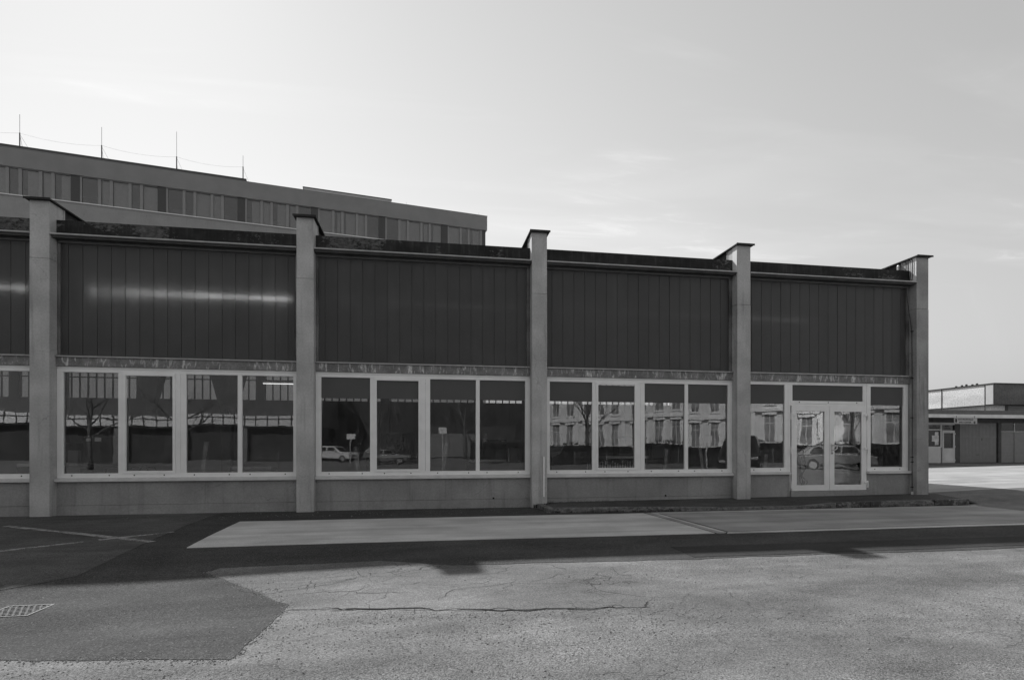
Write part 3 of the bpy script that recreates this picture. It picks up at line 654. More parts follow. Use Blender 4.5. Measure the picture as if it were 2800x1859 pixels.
t = thing('round_disc', 'pale round disc standing behind the first pane right of the metal strip', 'disc', loc=(3.05, .6, 1.5)); MB().tube([(0, 0, 0), (0, .03, 0)], .32, 28).build('plate', 'mid', t); MB().tube([(0, -.02, 0), (0, 0, 0)], .05, 12).build('hub', 'dark', t); bx('stand', 'dark', t, -.03, .03, .03, .09, -1.26, 0)
t = thing('slatted_rack', 'low rack of thin white rods behind the opening window of the third bay', 'rack', loc=(4.75, .55, FZ))
for j in range(24):
    bx('rod', 'white', t, -.78+j*.066, -.766+j*.066, random.uniform(0, .05), random.uniform(.06, .08), .12+random.uniform(0, .1), .82+random.uniform(-.08, .05))
bx('rail', 'white', t, -.8, .8, .09, .11, .45, .47); bx('rail', 'dark', t, -.8, .8, .09, .11, .72, .74)
for (x, y, a, h) in ((-5.0, .6, .12, 1.3), (-1.5, .5, -.1, 1.2), (.3, .5, .14, 1.3), (5.9, .45, .09, 1.15), (7.05, .45, -.12, 1.2), (8.7, .5, .1, 1.0), (12.2, .5, .05, 1.2)):
    lab = {-5.0: 'under the third pane of the first full bay', -1.5: 'behind the first pane of the second full bay', .3: 'behind the third pane of the second full bay', 5.9: 'behind the third pane of the third full bay', 7.05: 'behind the fourth pane of the third full bay', 8.7: 'behind the window left of the entrance', 12.2: 'behind the window right of the entrance'}[x]
    o = MB().hexa([(-.03, -.02, 0), (.03, -.02, 0), (.03, .02, 0), (-.03, .02, 0), (-.045+a*h, -.02, h), (.045+a*h, -.02, h), (.045+a*h, .02, h), (-.045+a*h, .02, h)]).build('leaning_stake', 'wood'); o.location = (x, y, FZ)
    tag(o, 'tapered wooden stake standing ' + lab, 'stake', 'stakes inside the windows')
def machine(loc, w, d, h, label, mat='dark'):
    t = thing('workshop_machine', label, 'machine', loc=loc)
    bx('base', mat, t, -w/2, w/2, -d/2, d/2, 0, h*.55, bevel=.03); bx('column', mat, t, -w*.2, w*.25, -d*.2, d*.35, h*.55, h, bevel=.03); bx('control_panel', 'mid', t, w*.28, w*.45, -d*.45, -d*.3, h*.55, h*.85, bevel=.02); bx('table', 'steel', t, -w*.45, w*.2, -d*.6, d*.1, h*.551, h*.6)
machine((-.8, 4, FZ), 1.8, 1.0, 1.6, 'dark machine tool standing deep inside the second full bay')
machine((1.9, 3.0, FZ), 1.5, .9, 1.4, 'dark machine tool behind the fourth pane of the second full bay')
machine((6.6, 4.5, FZ), 2.2, 1.0, 1.5, 'dark machine tool deep inside the third full bay')
machine((-9.2, 3.0, FZ), 1.4, .9, 1.3, 'dark machine tool behind the windows at the left edge')
t = thing('ceiling_lamp', 'lit ceiling tube lamp seen through the fourth pane of the first full bay', 'lamp', loc=(-4.3, 5.0, 3.36)); mt = emit('lamp_tube', 1, 0.8); MB().tube([(-.6, 0, 0), (.6, 0, 0)], .013, 8).build('tube', mt, t); bx('housing', 'white', t, -.62, .62, -.05, .05, .03, .07)
for xx in (-.5, .5): bx('hanger', 'dark', t, xx-.006, xx+.006, -.006, .006, .07, 2.47)
m = MB()
for x in (-12, -6.9, -1.6, 3.6, 8.8): m.box(x, x+.3, 7.3, 7.6, .24, 5.83)
ic = None
for x in (-12, -6.9, -1.6, 3.6, 8.8): bx('inner_column', 'mid', hall, x, x+.3, 7.3, 7.6, .24, 5.83)

for x, y, lab in ((-6.9, 2.6, 'dark tapered extraction hood hanging behind the first pane of the first full bay'), (-5.3, 3.0, 'dark tapered extraction hood hanging behind the opening window of the first full bay'), (-4.75, 2.0, 'dark tapered extraction hood hanging behind the third pane of the first full bay')):
    t = thing('extraction_hood', lab, 'hood', 'extraction hoods', loc=(x, y, 2.3))
    MB().hexa([(-.07, -.07, 0), (.07, -.07, 0), (.07, .07, 0), (-.07, .07, 0), (-.32, -.2, 1.15), (.32, -.2, 1.15), (.32, .2, 1.15), (-.32, .2, 1.15)]).build('hood', 'dark', t); bx('duct', 'dark', t, -.12, .12, -.12, .12, 1.151, 3.53)
# ------------------------------------------------------------------ office block behind
oa = math.atan2(.168, .986)
off = thing('office_block', 'tall office block with ribbon windows and ribbed metal roof edge behind the hall', 'building', loc=(-29.0, 29.8, 0), rz=oa)
S0, S1 = -12.0, 34.9; OD = 14.0
bx('lower_wall', 'o_wall', off, S0, S1-.12, 0.0, .3, 0, 18.86)
bx('brightening_sheet', 'modern_w', off, S0, S1-.13, -.06, -.001, 0.0, 11.0)  # pale sheet added on the wall to brighten the view through the clerestory
bx('end_wall', 'o_wall', off, S1-.4, S1-.12, .301, OD, 0, 18.86)
bx('room_back', 'o_room', off, S0, S1-.5, 4.0, 4.2, 17.5, 21.0); bx('room_floor', 'o_room', off, S0, S1-.5, .31, 3.99, 18.3, 18.5); bx('room_ceiling', 'o_blind', off, S0, S1-.5, .41, 3.99, 20.9, 21.0)
bx('room_end', 'o_room', off, S1-.7, S1-.45, .31, 3.99, 18.51, 20.89)
bx('roof', 'roof', off, S0, S1-.2, .3, OD, 21.4, 21.9)
bx('sill_rail', 'o_rail', off, S0, S1-.1, -.09, .12, 18.862, 18.935)
# ribbed edge
m = MB(); h0, h1 = 20.87, 22.10; nr = 19; dz = (h1 - h0) / nr; prof = []
for i in range(nr): z = h0 + i * dz; prof += [(-.02, z), (-.09, z + dz*.12), (-.09, z + dz*.55), (-.02, z + dz*.98)]
m.v = [(S0, y, z) for y, z in prof] + [(S1, y, z) for y, z in prof]; n = len(prof)
m.f = [(i, i+n, i+n+1, i+1) for i in range(n-1)]
m.build('ribbed_roof_edge', 'o_corr', off)
bx('roof_edge_core', 'o_corr', off, S0, S1-.01, -.015, .4, 20.87, 22.10); bx('roof_edge_end', 'o_corr', off, S1-.009, S1+.01, -.05, OD, 20.87, 22.10)
bx('coping', 'o_frame', off, S0, S1+.03, -.08, .42, 22.102, 22.16)
bx('roof_parapet', 'o_dark', off, S0, 15.34, -.02, .3, 22.161, 22.37); bx('roof_box', 'o_corr', off, 19.5, 26.45, -.02, 4, 22.161, 22.35)
bx('roof_box_coping', 'o_dark', off, 19.45, 26.5, -.06, 4.05, 22.351, 22.41)
W0, W1 = 18.936, 20.868
mod = 5.36; base = -6.74
for k in range(-1, 8):
    s = base + k * mod
    if s > 33: break
    bx('dark_panel', 'o_dark', off, s + .0, s + .55, .05, .3, W0, W1)
    x = s + .55; m = MB(); panes = []
    for q, w in enumerate((.97, .53, .97, .53, .97)):
        fw = .11 if q in (0,) else .19
        m.box(x, x + fw, .06, .22, W0, W1); x += fw
        if x + w > S1 - .45: w = max(.2, S1 - .45 - x)
        panes.append((x, x + w)); x += w
        if x >= S1 - .46: break
    m.box(x, min(s + mod, S1-.13) if k < 7 else x + .1, .06, .22, W0, W1) if s + mod - x > .02 else None
    for a, c in panes: m.box(a, c, .07, .21, W0, W0 + .05); m.box(a, c, .07, .21, W1 - .05, W1)
    wf = m.build('window', 'o_frame', off)
    for q, (a, c) in enumerate(panes):
        bx('pane', 'glass_off', wf, a, c, .13, .14, W0 + .05, W1 - .05)
        if random.random() < .8:
            lo = a + (.0 if random.random() < .6 else random.uniform(.2, .45) * (c - a)); v = MB(); u = lo
            while u + .075 < c: v.hexa([(u, .33, W0-.3), (u+.07, .36, W0-.3), (u+.072, .362, W0-.3), (u+.002, .332, W0-.3), (u, .33, W1), (u+.07, .36, W1), (u+.072, .362, W1), (u+.002, .332, W1)]); u += .08
            if v.v: v.build('vertical_blind', 'o_blind', wf)
bx('end_panel', 'o_dark', off, S1-.44, S1-.125, .05, .3, W0, W1); bx('end_side', 'o_dark', off, S1-.30, S1-.126, .301, OD, W0, W1)
rods = ((-3.9, 24.9), (.96, 24.69), (5.77, 24.72), (10.53, 25.29), (15.07, 24.27))
for s, zt in rods:
    r = MB().tube([(s, .25, 22.1), (s, .25, 23.4)], .038, 8).tube([(s, .25, 23.4), (s, .25, zt)], .013, 6).build('lightning_rod', 'dark', off)
    MB().tube([(s, .25, 23.3), (s + .55, 1.1, 22.0)], .008, 4).tube([(s, .25, 23.3), (s - .12, 1.2, 22.0)], .010, 4).build('stay', 'dark', r)
for (a, _), (c, _) in zip(rods[:-1], rods[1:]):
    MB().tube([(a + (c-a)*i/10, .25, 23.38 - .9*(i/10)*(1-i/10)) for i in range(11)], .0045, 4).build('rod_cable', 'dark', off)
for s in (2.3, 6.8, 11.0, 20.1, 20.9, 26.2, 27.9, 34.5): MB().tube([(s, 1.3, 22.1), (s, 1.3, 22.95)], .008, 4).build('thin_rod', 'dark', off)

# ------------------------------------------------------------------ test-centre garage row at the right
gar = thing('garage_row', 'low flat-roofed garage row with white canopy edge beyond the hall corner', 'building')
GY, G0 = 14.7, 0.49
bx('wall', 'g_wall', gar, 20, 29.2, GY+.05, GY+.4, 0.2, 3.2); bx('wall', 'g_wall', gar, 30.70, 31.07, GY, GY+.4, 0.2, 2.9); bx('wall', 'g_wall', gar, 33.74, 33.96, GY, GY+.4, 0.2, 2.9)
bx('wall', 'g_wall', gar, 29.2, 60, GY+.01, GY+.4, 2.861, 3.3); bx('wall', 'g_wall', gar, 38.5, 60, GY+.02, GY+.4, .2, 2.86); bx('roof', 'roof', gar, 20, 60, 13.7, 24, 3.302, 3.48)
bx('canopy_edge', 'g_can', gar, 20, 60, 13.5, 13.69, 3.075, 3.268); bx('canopy_top', 'g_top', gar, 20, 60, 13.54, 13.69, 3.27, 3.505); bx('canopy_underside', 'g_wall', gar, 20, 60, 13.692, GY+.009, 3.18, 3.30)
bx('inner_wall', 'o_room', gar, 20, 60, 17.5, 17.7, .2, 3.2)
# kiosk front
k = MB(); y0, y1 = GY-.03, GY+.08
k.box(27, 29.72, y0, y1, G0, 1.40); k.box(27, 30.67, y0+.002, y1, 2.72, 2.86); k.box(29.70, 29.80, y0+.001, y1, 1.401, 2.719); k.box(27, 29.70, y0, y1, 2.40, 2.47); k.box(27, 29.70, y0, y1, 1.401, 1.46); k.box(27.9, 27.98, y0+.001, y1, 1.461, 2.399)
kf = k.build('kiosk_frame', 'g_white', gar)
bx('window_pane', 'sh_glass', kf, 27.98, 29.70, GY+.02, GY+.03, 1.461, 2.399); bx('window_pane', 'sh_glass', kf, 27, 27.9, GY+.02, GY+.03, 1.461, 2.399)
po = MB().box(29.15, 29.62, GY+.005, GY+.012, 1.75, 2.1).box(29.35, 29.6, GY+.004, GY+.0115, 1.55, 2.3).build('poster', 'poster', kf)
bx('sign_panel', 'mid', kf, 27.98, 29.70, GY+.02, GY+.03, 2.471, 2.719)
bx('sign_panel', 'mid', kf, 29.80, 30.58, GY+.02, GY+.03, 2.40, 2.719)
text('lettering', 'KFZ', .13, 'letters', kf, (29.33, GY+.012, 2.655)); text('lettering', 'PR\u00dcFSTELLE', .12, 'letters', kf, (29.33, GY+.012, 2.53))
text('lettering', 'INFO', .13, 'letters', kf, (30.20, GY+.012, 2.645)); text('lettering', 'CENTER', .12, 'letters', kf, (30.20, GY+.012, 2.51))
k = MB(); y0 = GY-.05
k.box(29.81, 30.66, y0, y1, .50, 1.36); k.box(29.81, 30.66, y0, y1, 2.25, 2.399); k.box(29.81, 29.91, y0+.001, y1, 1.361, 2.249); k.box(30.55, 30.66, y0+.001, y1, 1.361, 2.249)
kd = k.build('door', 'g_white', gar); bx('glass_pane', 'sh_glass', kd, 29.91, 30.55, GY, GY+.01, 1.36, 2.25); bx('door_panel', 'g_can', kd, 29.92, 30.54, y0-.008, y0-.001, .6, 1.28)
for z in (.6, 1.4, 2.15): bx('hinge', 'g_white', kd, 30.661, 30.69, GY-.06, GY-.01, z, z+.1)
# corrugated up-and-over door
m = MB(); n = 26; x0, x1 = 31.09, 33.64; prof = []
for i in range(n): x = x0 + (x1-x0)*i/n; w = (x1-x0)/n; prof += [(x, .06), (x+w*.3, .03), (x+w*.7, .03), (x+w*.98, .06)]
m.v = [(x, GY+y, G0+.02) for x, y in prof] + [(x, GY+y, 2.85) for x, y in prof]; q = len(prof); m.f = [(i, i+1, i+1+q, i+q) for i in range(q-1)]
gd = m.build('garage_door', 'g_door', gar)
bx('door_rail', 'g_door', gd, x0, x1, GY+.015, GY+.029, 2.02, 2.05); bx('handle', 'dark', gd, 32.2, 32.4, GY+.01, GY+.028, .96, .98); bx('latch', 'dark', gd, 32.6, 32.62, GY+.01, GY+.028, 1.8, 1.95); bx('backing', 'g_wall', gd, x0-.02, 33.73, GY+.08, GY+.12, .3, 2.86)
# slatted shutter and shop window on the right
m = MB()
for i in range(11): m.box(33.97, 38.4, GY+.03-.012*(i % 2), GY+.09, .50+.166*i, .50+.166*i+.158)
sh = m.build('shutter', 'g_door', gar); bx('shutter_post', 'g_door', sh, 34.88, 34.92, GY-.005, GY+.017, .5, 2.33)
sw = MB().box(33.97, 38.4, GY, GY+.08, 2.331, 2.37).box(34.86, 34.92, GY+.001, GY+.08, 2.371, 2.859).build('shop_window', 'g_white', gar)
bx('pane', 'sh_glass', sw, 33.97, 34.86, GY+.03, GY+.04, 2.37, 2.86); bx('pane', 'sh_glass', sw, 34.92, 38.4, GY+.03, GY+.04, 2.37, 2.86)
sg = thing('hanging_sign', 'wide lettered sign plate hanging under the canopy of the garage row', 'sign', loc=(29.955, 13.4, 2.89))
bx('plate', 'sign', sg, -.755, .755, 0, .03, -.165, .165, bevel=.004); text('lettering', 'KFZ PR\u00dcFSTELLE', .135, 'letters', sg, (-.01, -.004, .075)); text('lettering', 'INFO CENTER', .125, 'letters', sg, (-.05, -.004, -.08))
MB().prism([(-.70, .12), (-.58, .12), (-.58, -.02), (-.64, -.13), (-.70, -.02)], -.006, -.001).build('crest', 'letters', sg)
MB().tube([(.57, -.001, -.08), (.57, -.006, -.08)], .065, 18).build('round_mark', 'letters', sg); bx('mark_bar', 'sign', sg, .53, .61, -.009, -.0065, -.088, -.072)
for xx in (-.6, .6): bx('hanger', 'dark', sg, xx-.01, xx+.01, .01, .02, .165, .29)
blk = thing('roughcast_hall', 'flat-roofed roughcast hall block rising behind the garage canopy, sunlit left side', 'building')
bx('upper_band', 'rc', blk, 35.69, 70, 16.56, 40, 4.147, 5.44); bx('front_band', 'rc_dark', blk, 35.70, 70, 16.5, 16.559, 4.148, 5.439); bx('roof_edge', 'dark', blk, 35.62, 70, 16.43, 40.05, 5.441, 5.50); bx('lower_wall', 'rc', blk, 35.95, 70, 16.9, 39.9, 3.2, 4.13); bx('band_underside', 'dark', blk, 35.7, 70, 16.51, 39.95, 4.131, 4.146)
wd = bx('clerestory', 'g_top', blk, 37.0, 69, 16.82, 16.899, 3.55, 4.10); 
for i in range(4): bx('louvre', 'g_door', wd, 37.1, 69, 16.79, 16.819, 3.62+.12*i, 3.70+.12*i)
for yy in (20.0, 17.05): bx('seam_strip', 'dark', blk, 35.66, 35.689, yy, yy+.04, 3.7, 5.43)
bx('corner_strip', 'g_white', blk, 35.655, 35.688, 16.55, 17.0, 4.16, 5.43)
for i, yy in enumerate((19.0, 18.6, 18.3, 17.9, 17.6)): bx('roof_peg', 'dark', blk, 35.7, 35.8, yy, yy+.08, 5.501, 5.58+.02*(i % 3))

# ------------------------------------------------------------------ across the yard, mirrored in the windows
# old four-storey facade
ax, ay, bx_, by_ = 9.3, -60.0, 41.5, -23.0
Lo = math.hypot(bx_-ax, by_-ay)
old = thing('old_facade_building', 'old pale stone building with tall windows, mirrored in the right-hand windows', 'building', loc=(ax, ay, 0), rz=math.atan2(by_-ay, bx_-ax))
bx('wall', 'old', old, 0, Lo, -12, 0, 0, 15); bx('roof', 'roof', old, -.3, Lo+.3, -12.3, .3, 15.8, 16.6); bx('base_course', 'old_trim', old, -.05, Lo+.05, .001, .14, 0, 1.3)
for z in (4.55, 8.9, 13.2): bx('cornice', 'old_trim', old, -.2, Lo+.2, .001, .28, z, z+.28)
bx('eaves', 'old_trim', old, -.3, Lo+.3, .0, .55, 15.0, 15.799)
i = 0; xx = 1.6
while xx < Lo - 2:
    for z, h in ((1.75, 2.5), (5.3, 3.0), (9.7, 2.8)):
        wf = MB().box(xx-.18, xx+1.08, .0005, .10, z-.18, z).box(xx-.16, xx, .001, .09, z, z+h).box(xx+.9, xx+1.06, .001, .09, z, z+h).box(xx-.2, xx+1.1, .001, .22, z+h, z+h+.22).build('window', 'old_trim', old)
        bx('pane', 'pane_pale', wf, xx, xx+.9, .004, .02, z, z+h); MB().box(xx+.42, xx+.48, .021, .05, z, z+h).box(xx, xx+.42, .022, .048, z+h*.66, z+h*.66+.07).box(xx+.48, xx+.9, .022, .048, z+h*.66, z+h*.66+.07).build('window_cross', 'white', wf)
    if i % 3 == 2: bx('pilaster', 'old_trim', old, xx+1.35, xx+1.75, .002, .2, 1.3, 15)
    xx += 1.95 if i % 3 != 2 else 2.6
    i += 1
# pale modern block to the left
mo = thing('banded_block', 'pale modern block with white window bands, mirrored in the left-hand windows', 'building', loc=(-52, -43, 0), rz=R(2))
bx('wall', 'modern', mo, 0, 42, -10, 0, 3.3, 8.9); bx('ground_floor', 'darkhall', mo, 0.3, 41.7, -9, -.6, 0, 3.299); bx('roof', 'darkhall', mo, -.3, 42.3, -10.3, .35, 8.901, 9.2)
for z0, z1, nm in ((3.45, 4.4, 'lower_band'),):
    bd = bx(nm, 'modern_w', mo, .1, 41.9, .001, .12, z0, z1)
    for j in range(40): bx('mullion', 'dark', bd, .6+j*1.04, .68+j*1.04, .121, .17, z0, z1)
    bx('band_rail', 'dark', bd, .1, 41.9, .1205, .15, z1-.35, z1-.27)
for j in range(8): bx('column', 'mid', mo, 1+5.6*j, 1.5+5.6*j, -.58, -.1, 0, 3.298)
# dark hall in the middle
dh = thing('dark_metal_hall', 'dark metal-clad hall across the yard, mirrored in the middle windows', 'building', loc=(-15.5, -50, 0), rz=R(-1))
bx('wall', 'darkhall', dh, 0, 27, -14, 0, 0, 9.3); bx('roof_edge', 'mid', dh, -.2, 27.2, -14.2, .2, 9.301, 9.7)
for j in range(12): bx('rib', 'darkhall', dh, 1+2.2*j, 1.2+2.2*j, .001, .12, 0, 9.29)
for j in range(4): 
    w = bx('gate', 'roof', dh, 2+6.5*j, 6.2+6.5*j, .121, .16, 0, 3.6); bx('gate_rail', 'mid', w, 2+6.5*j, 6.2+6.5*j, .161, .18, 1.7, 1.78)
# bare trees
def tree(loc, h, seed, label):
    rnd = random.Random(seed); t = thing('bare_tree', label, 'tree', 'bare trees across the yard', loc=loc)
    tr = MB(); br = MB(); cr = MB(); 
    tp = [Vector((0, 0, -.1)), Vector((.05, 0, h*.15)), Vector((-.03, .05, h*.32)), Vector((.06, .0, h*.5)), Vector((.0, .05, h*.75)), Vector((.05, 0, h))]
    tr.tube(tp, [h*.022, h*.018, h*.016, h*.012, h*.006, h*.002], 8)
    def grow(p, d, L, r, lev):
        pts = [p]; q = p; dd = d.copy()
        for _ in range(4):
            dd = (dd + Vector((rnd.uniform(-.25, .25), rnd.uniform(-.25, .25), rnd.uniform(-.05, .22)))).normalized(); q = q + dd * L / 4; pts.append(q)
        (br if lev == 0 else cr).tube(pts, [r, r*.8, r*.6, r*.45, r*.25], 5 if lev == 0 else 3, False)
        if lev < 2:
            for _ in range(6 if lev == 0 else 5):
                k = rnd.uniform(.25, 1); a = pts[min(3, int(k*4))].lerp(pts[min(4, int(k*4)+1)], k*4 % 1)
                nd = (dd + Vector((rnd.uniform(-1, 1), rnd.uniform(-1, 1), rnd.uniform(-.3, .7)))).normalized(); grow(a, nd, L*rnd.uniform(.4, .6), r*.42, lev+1)
    for i in range(13):
        z = h*(.28 + .62*i/13); a = i*2.4 + rnd.uniform(-.4, .4); grow(Vector((0, 0, z)), Vector((math.cos(a), math.sin(a), .75)).normalized(), h*(.42 - .25*i/13), h*.008*(1-.5*i/13), 0)
    tr.build('trunk', 'bark', t, smooth=True); br.build('limbs', 'bark', t); cr.build('crown', 'bark', t)
tree((-21.5, -26, 0), 7.5, 1, 'bare tree mirrored in the first pane of the first full bay')
tree((-16.6, -27, 0), 8.0, 2, 'bare tree mirrored in the opening window of the first full bay')
tree((14.5, -34, 0), 9.5, 3, 'bare tree mirrored in the third pane of the third full bay')
tree((-4.5, -38, 0), 8.5, 5, 'bare tree mirrored in the first pane of the second full bay')
tree((4.0, -40, 0), 9.0, 6, 'bare tree mirrored in the third pane of the second full bay')
tree((30.5, -22, 0), 8.0, 4, 'bare tree mirrored in the window right of the entrance')
# cars
def car(loc, rz, mat, label, van=False):
    t = thing('parked_car', label, 'car', loc=loc, rz=rz)
    hl = 2.2; hb = .92; zr = 1.95 if van else 1.5
    lower = [(-hl, .32), (-hl+.02, .75), (-hl+.15, .92), (-1.2, .98) if not van else (-1.9, 1.05), (hl-.15, .95), (hl, .7), (hl, .3)]
    def shell(prof, y, inset, zs):
        m = MB(); n = len(prof); k = lambda z: hb - inset * max(0, (z - zs))
        m.v = [(x, -k(z), z) for x, z in prof] + [(x, k(z), z) for x, z in prof]
        m.f = [tuple(range(n)), tuple(range(2*n-1, n-1, -1))] + [(i, i+n, (i+1) % n + n, (i+1) % n) for i in range(n)]; return m
    shell(lower, hb, .15, .7).build('body', mat, t, .06, fix=True)
    fx = -1.15 if not van else -1.85; rx = 2.0 if van else 1.75
    cab = [(fx, .955), (fx+.62, zr-.04), (fx+.95, zr), (rx-.35, zr), (rx+.3, .955)]
    shell(cab, hb, .26, .95).build('cabin', mat, t, .05, fix=True)
    ws = MB(); k = lambda z: hb - .26*(z-.95) + .004
    for s in (-1, 1):
        for (a, c) in ((fx+.28, fx+1.25), (fx+1.33, rx-.25)):
            zt = zr-.12; a2 = a+.35 if a < fx+.5 else a
            ws.add([(a, s*k(1.0), 1.02), (c, s*k(1.0), 1.02), (c-(.2 if c > 1 else 0), s*k(zt), zt), (a2, s*k(zt), zt)], [(0, 1, 2, 3)])
    ws.add([(fx+.02, -.75, 1.0), (fx+.02, .75, 1.0), (fx+.58, .64, zr-.08), (fx+.58, -.64, zr-.08)], [(0, 1, 2, 3)]); ws.xf(Matrix.Translation((-.012, 0, .005)))
    ws.build('windows', 'sh_glass', t)
    for x in (-1.35, 1.3):
        for s in (-1, 1):
            w = MB().tube([(x, s*.74, .33), (x, s*.93, .33)], .33, 18).build('wheel', 'tyre', t); MB().tube([(x, s*.931, .33), (x, s*.945, .33)], .2, 12).build('rim', 'chrome', w)
    for s in (-1, 1):
        bx('headlight', 'chrome', t, -hl-.015, -hl+.12, s*.68-.17, s*.68+.17, .68, .82, bevel=.03); bx('tail_light', 'dark', t, hl-.06, hl+.012, s*.75-.1, s*.75+.1, .65, .85); bx('mirror', mat, t, fx+.3, fx+.42, s*.98-.09, s*.98+.09, 1.0, 1.13, bevel=.03)
    bx('grille', 'dark', t, -hl-.012, -hl+.03, -.45, .45, .5, .64); bx('licence_plate', 'white', t, -hl-.03, -hl-.012, -.26, .26, .42, .52)
car((-9.2, -43.0, 0), R(200), 'carw', 'white car mirrored in the first pane of the second full bay')
car((-4.2, -44.0, 0), R(185), 'carg', 'grey car mirrored in the opening window of the second full bay')
car((17.6, -15.2, 0), R(-55), 'card', 'dark van mirrored in the window left of the entrance', True)
car((26.2, -18.0, 0), R(-150), 'carg', 'grey car mirrored in the glass of the entrance doors')
fe = thing('mesh_fence', 'low steel mesh fence mirrored along the lower half of the windows', 'fence', loc=(-12, -24, 0))
for j in range(19):
    fp = MB(); x0 = j * 2.5 + .03
    for q in range(25): fp.box(x0 + .098*q, x0 + .098*q + .008, -.004, .004, .05, 1.05)
    for z in (.06, .4, .72, 1.04): fp.box(x0, x0 + 2.44, -.006, .006, z, z + .012)
    fp.build('mesh_panel', 'mid', fe); bx('post', 'mid', fe, j*2.5 - .03, j*2.5 + .03, -.03, .03, 0, 1.15)
ct = thing('shipping_container', 'pale ribbed container mirrored in the third pane of the second full bay', 'container', loc=(3.2, -45.5, 0), rz=R(4))
m = MB()
for q in range(30): m.box(-3 + .2*q, -3 + .2*q + .12, -.03, 0, .15, 2.5)
m.build('ribs', 'mid', ct); bx('body', 'mid', ct, -3.02, 3.02, .001, 2.4, .1, 2.55)
for x, y, hh, lab in ((-6.6, -36, 2.6, 'sign post mirrored in the first pane of the second full bay'), (1.6, -34, 2.9, 'sign post mirrored in the third pane of the second full bay'), (19.5, -22, 2.4, 'sign post mirrored in the window left of the entrance')):
    t = thing('sign_post', lab, 'sign post', 'sign posts across the yard', loc=(x, y, 0)); MB().tube([(0, 0, 0), (0, 0, hh)], .04, 8).build('pole', 'steel', t); bx('plate', 'white', t, -.35, .35, .045, .06, hh-.5, hh-.05)
eh = thing('evergreen_hedge', 'dense dark evergreen hedge mirrored in the lower half of the right-hand windows', 'hedge', loc=(0, 0, 0))
hm = MB(); r2 = random.Random(5); P0_, P1_ = Vector((4, -33, 0)), Vector((42, -21.9, 0)); hd2 = (P1_ - P0_).normalized(); hn2 = Vector((-hd2.y, hd2.x, 0)); LL = (P1_ - P0_).length
for _ in range(11000):
    u = r2.uniform(0, LL); z = r2.uniform(0, 1.75 + .15*math.sin(u*.9)); p = P0_ + hd2*u + hn2*(r2.choice((-.5, .5)) + r2.gauss(0, .06)) if z < 1.6 else P0_ + hd2*u + hn2*r2.uniform(-.5, .5); p.z = z
    a_, b_ = (Vector((r2.uniform(-1, 1), r2.uniform(-1, 1), r2.uniform(-1, 1))).normalized()*r2.uniform(.06, .14) for _ in range(2)); hm.add([p - a_, p + a_, p + b_], [(0, 1, 2)])
hm.build('foliage', 'hedge_dark', eh)
hc = MB(); c_ = [P0_ - hn2*.42, P1_ - hn2*.42, P1_ + hn2*.42, P0_ + hn2*.42]; hc.hexa([tuple(v) for v in c_] + [(v.x, v.y, 1.6) for v in c_]); hc.build('core', 'hedge_dark', eh)
# low hedge in front of the dark hall
hd_ = MB(); rnd = random.Random(3)
for j in range(2600):
    x = rnd.uniform(-15, 12); z = rnd.uniform(0, 2.4) * (0.7 + .3*math.sin(x*1.7)); y = -47.5 + rnd.uniform(-.8, .8); d = Vector((rnd.uniform(-1, 1), rnd.uniform(-1, 1), rnd.uniform(0, 1.5))).normalized() * rnd.uniform(.3, .8); p = Vector((x, y, z)); w = Vector((rnd.uniform(-1, 1), rnd.uniform(-1, 1), 0)).normalized() * .05
    hd_.add([p - w, p + w, p + d], [(0, 1, 2)])
tag(hd_.build('twiggy_hedge', 'hedge'), 'leafless twiggy hedge along the dark hall across the yard', 'hedge', kind='stuff')

# ------------------------------------------------------------------ loose stones and weeds
rnd = random.Random(11); pb = MB()
def pebble(x, y, z, s):
    z += gz(x, y) if y < -3 else 0; o = Vector((x, y, z)); a = rnd.uniform(0, 3); p = []
    for k in range(5): q = a + k*1.2566; p.append(o + Vector((math.cos(q)*s*rnd.uniform(.7, 1.2), math.sin(q)*s*rnd.uniform(.6, 1.1), s*.15)))
    top = o + Vector((rnd.uniform(-.3, .3)*s, rnd.uniform(-.3, .3)*s, s*rnd.uniform(.6, 1.0)))
    b = [Vector((v.x, v.y, z - .002)) for v in p]
    pb.add(p + [top] + b, [(k, (k+1) % 5, 5) for k in range(5)] + [(6+k, 6+(k+1) % 5, (k+1) % 5, k) for k in range(5)])
clusters = [(-1.0, -8.2, .7, .25), (.6, -8.2, .5, .3), (2.2, -8.2, .8, .25), (3.6, -8.4, .9, .22), (1.2, -9.2, .8, .3), (5.0, -8.2, .8, .25), (-2.5, -8.5, .8, .2), (1.9, -8.0, .4, .2), (-0.2, -7.75, .9, .1)]
for _ in range(3600):
    if rnd.random() < .55: cx_, cy_, sx_, sy_ = rnd.choice(clusters); x, y = rnd.gauss(cx_, sx_), rnd.gauss(cy_, sy_)
    else: x, y = rnd.uniform(-4, 7), rnd.uniform(-9.7, -5.9)
    if y > -5.7 or y < -9.9: continue
    dark = x < -1.3 and y > -8.2
    pebble(x, y, .004 if dark else 0.001, rnd.uniform(.003, .0095) * (1.5 if rnd.random() < .06 else 1))
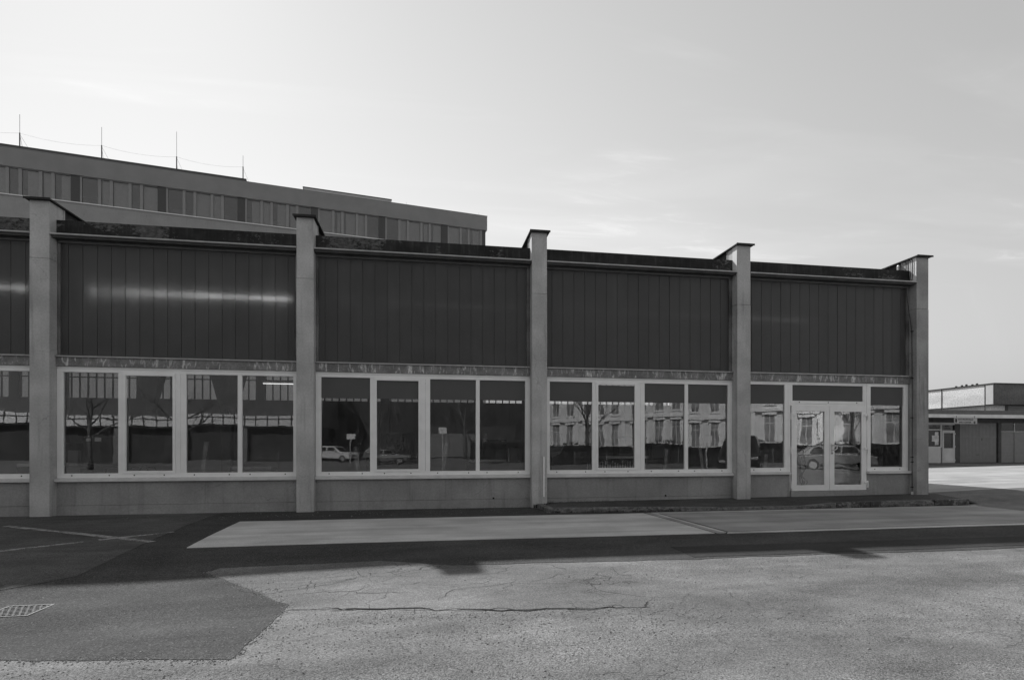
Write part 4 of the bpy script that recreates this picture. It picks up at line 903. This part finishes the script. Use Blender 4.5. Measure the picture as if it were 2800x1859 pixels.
edge_ = [(-3.6, -8.02), (-2.952, -8.04), (-1.846, -8.286), (-1.317, -8.403), (-1.29, -7.805), (-1.265, -7.219), (-1.27, -7.039), (-1.724, -6.435), (-2.597, -5.441)]
for (ax_, ay_), (bx2, by2) in zip(edge_[:-1], edge_[1:]):
    for _ in range(int(150 * math.hypot(bx2-ax_, by2-ay_))): u = rnd.random(); pebble(ax_ + (bx2-ax_)*u + rnd.gauss(0, .03), ay_ + (by2-ay_)*u + rnd.gauss(0, .04), .003, rnd.uniform(.003, .008))
for _ in range(260): pebble(rnd.uniform(-6, 12), rnd.uniform(-1.05, .1), .011, rnd.uniform(.004, .011))
tag(pb.build('loose_gravel', 'stone'), 'loose grit and pebbles scattered over the asphalt', 'gravel', kind='stuff')
wd_ = MB()
def tuft(x, y, z, n, s):
    for _ in range(n):
        a = rnd.uniform(0, 6.28); d = Vector((math.cos(a), math.sin(a), 0)); p = Vector((x + rnd.gauss(0, .03), y + rnd.gauss(0, .015), z)); w = Vector((-d.y, d.x, 0)) * s * .06
        m_ = p + d*s*.3 + Vector((0, 0, s*.7)); e = p + d*s*rnd.uniform(.5, 1) + Vector((0, 0, s*rnd.uniform(.5, 1.1)))
        wd_.add([p - w, p + w, m_ + w*.7, m_ - w*.7, e], [(0, 1, 2, 3), (3, 2, 4)])
for x in [2.5 + .04*i for i in range(10)]: tuft(x, -.06 + rnd.uniform(-.04, .02), .02, 9, rnd.uniform(.05, .13))
for i in range(60): tuft(rnd.uniform(2.85, 5.2), .19, .105, 4, rnd.uniform(.02, .05))
for i in range(70): x = rnd.uniform(2.65, 5.4); tuft(x, -1.0 - .05*(x-2.6) - .03, .0, 5, rnd.uniform(.03, .075))
for i in range(60): x = rnd.uniform(8.8, 13); tuft(x, -1.14, .01, 4, rnd.uniform(.03, .07))
for i in range(40): tuft(rnd.uniform(-7, 2.4), .205, .005, 3, rnd.uniform(.015, .04))
tag(wd_.build('weeds', 'weed'), 'small weeds growing along the kerb and pillar base', 'weeds', kind='stuff')
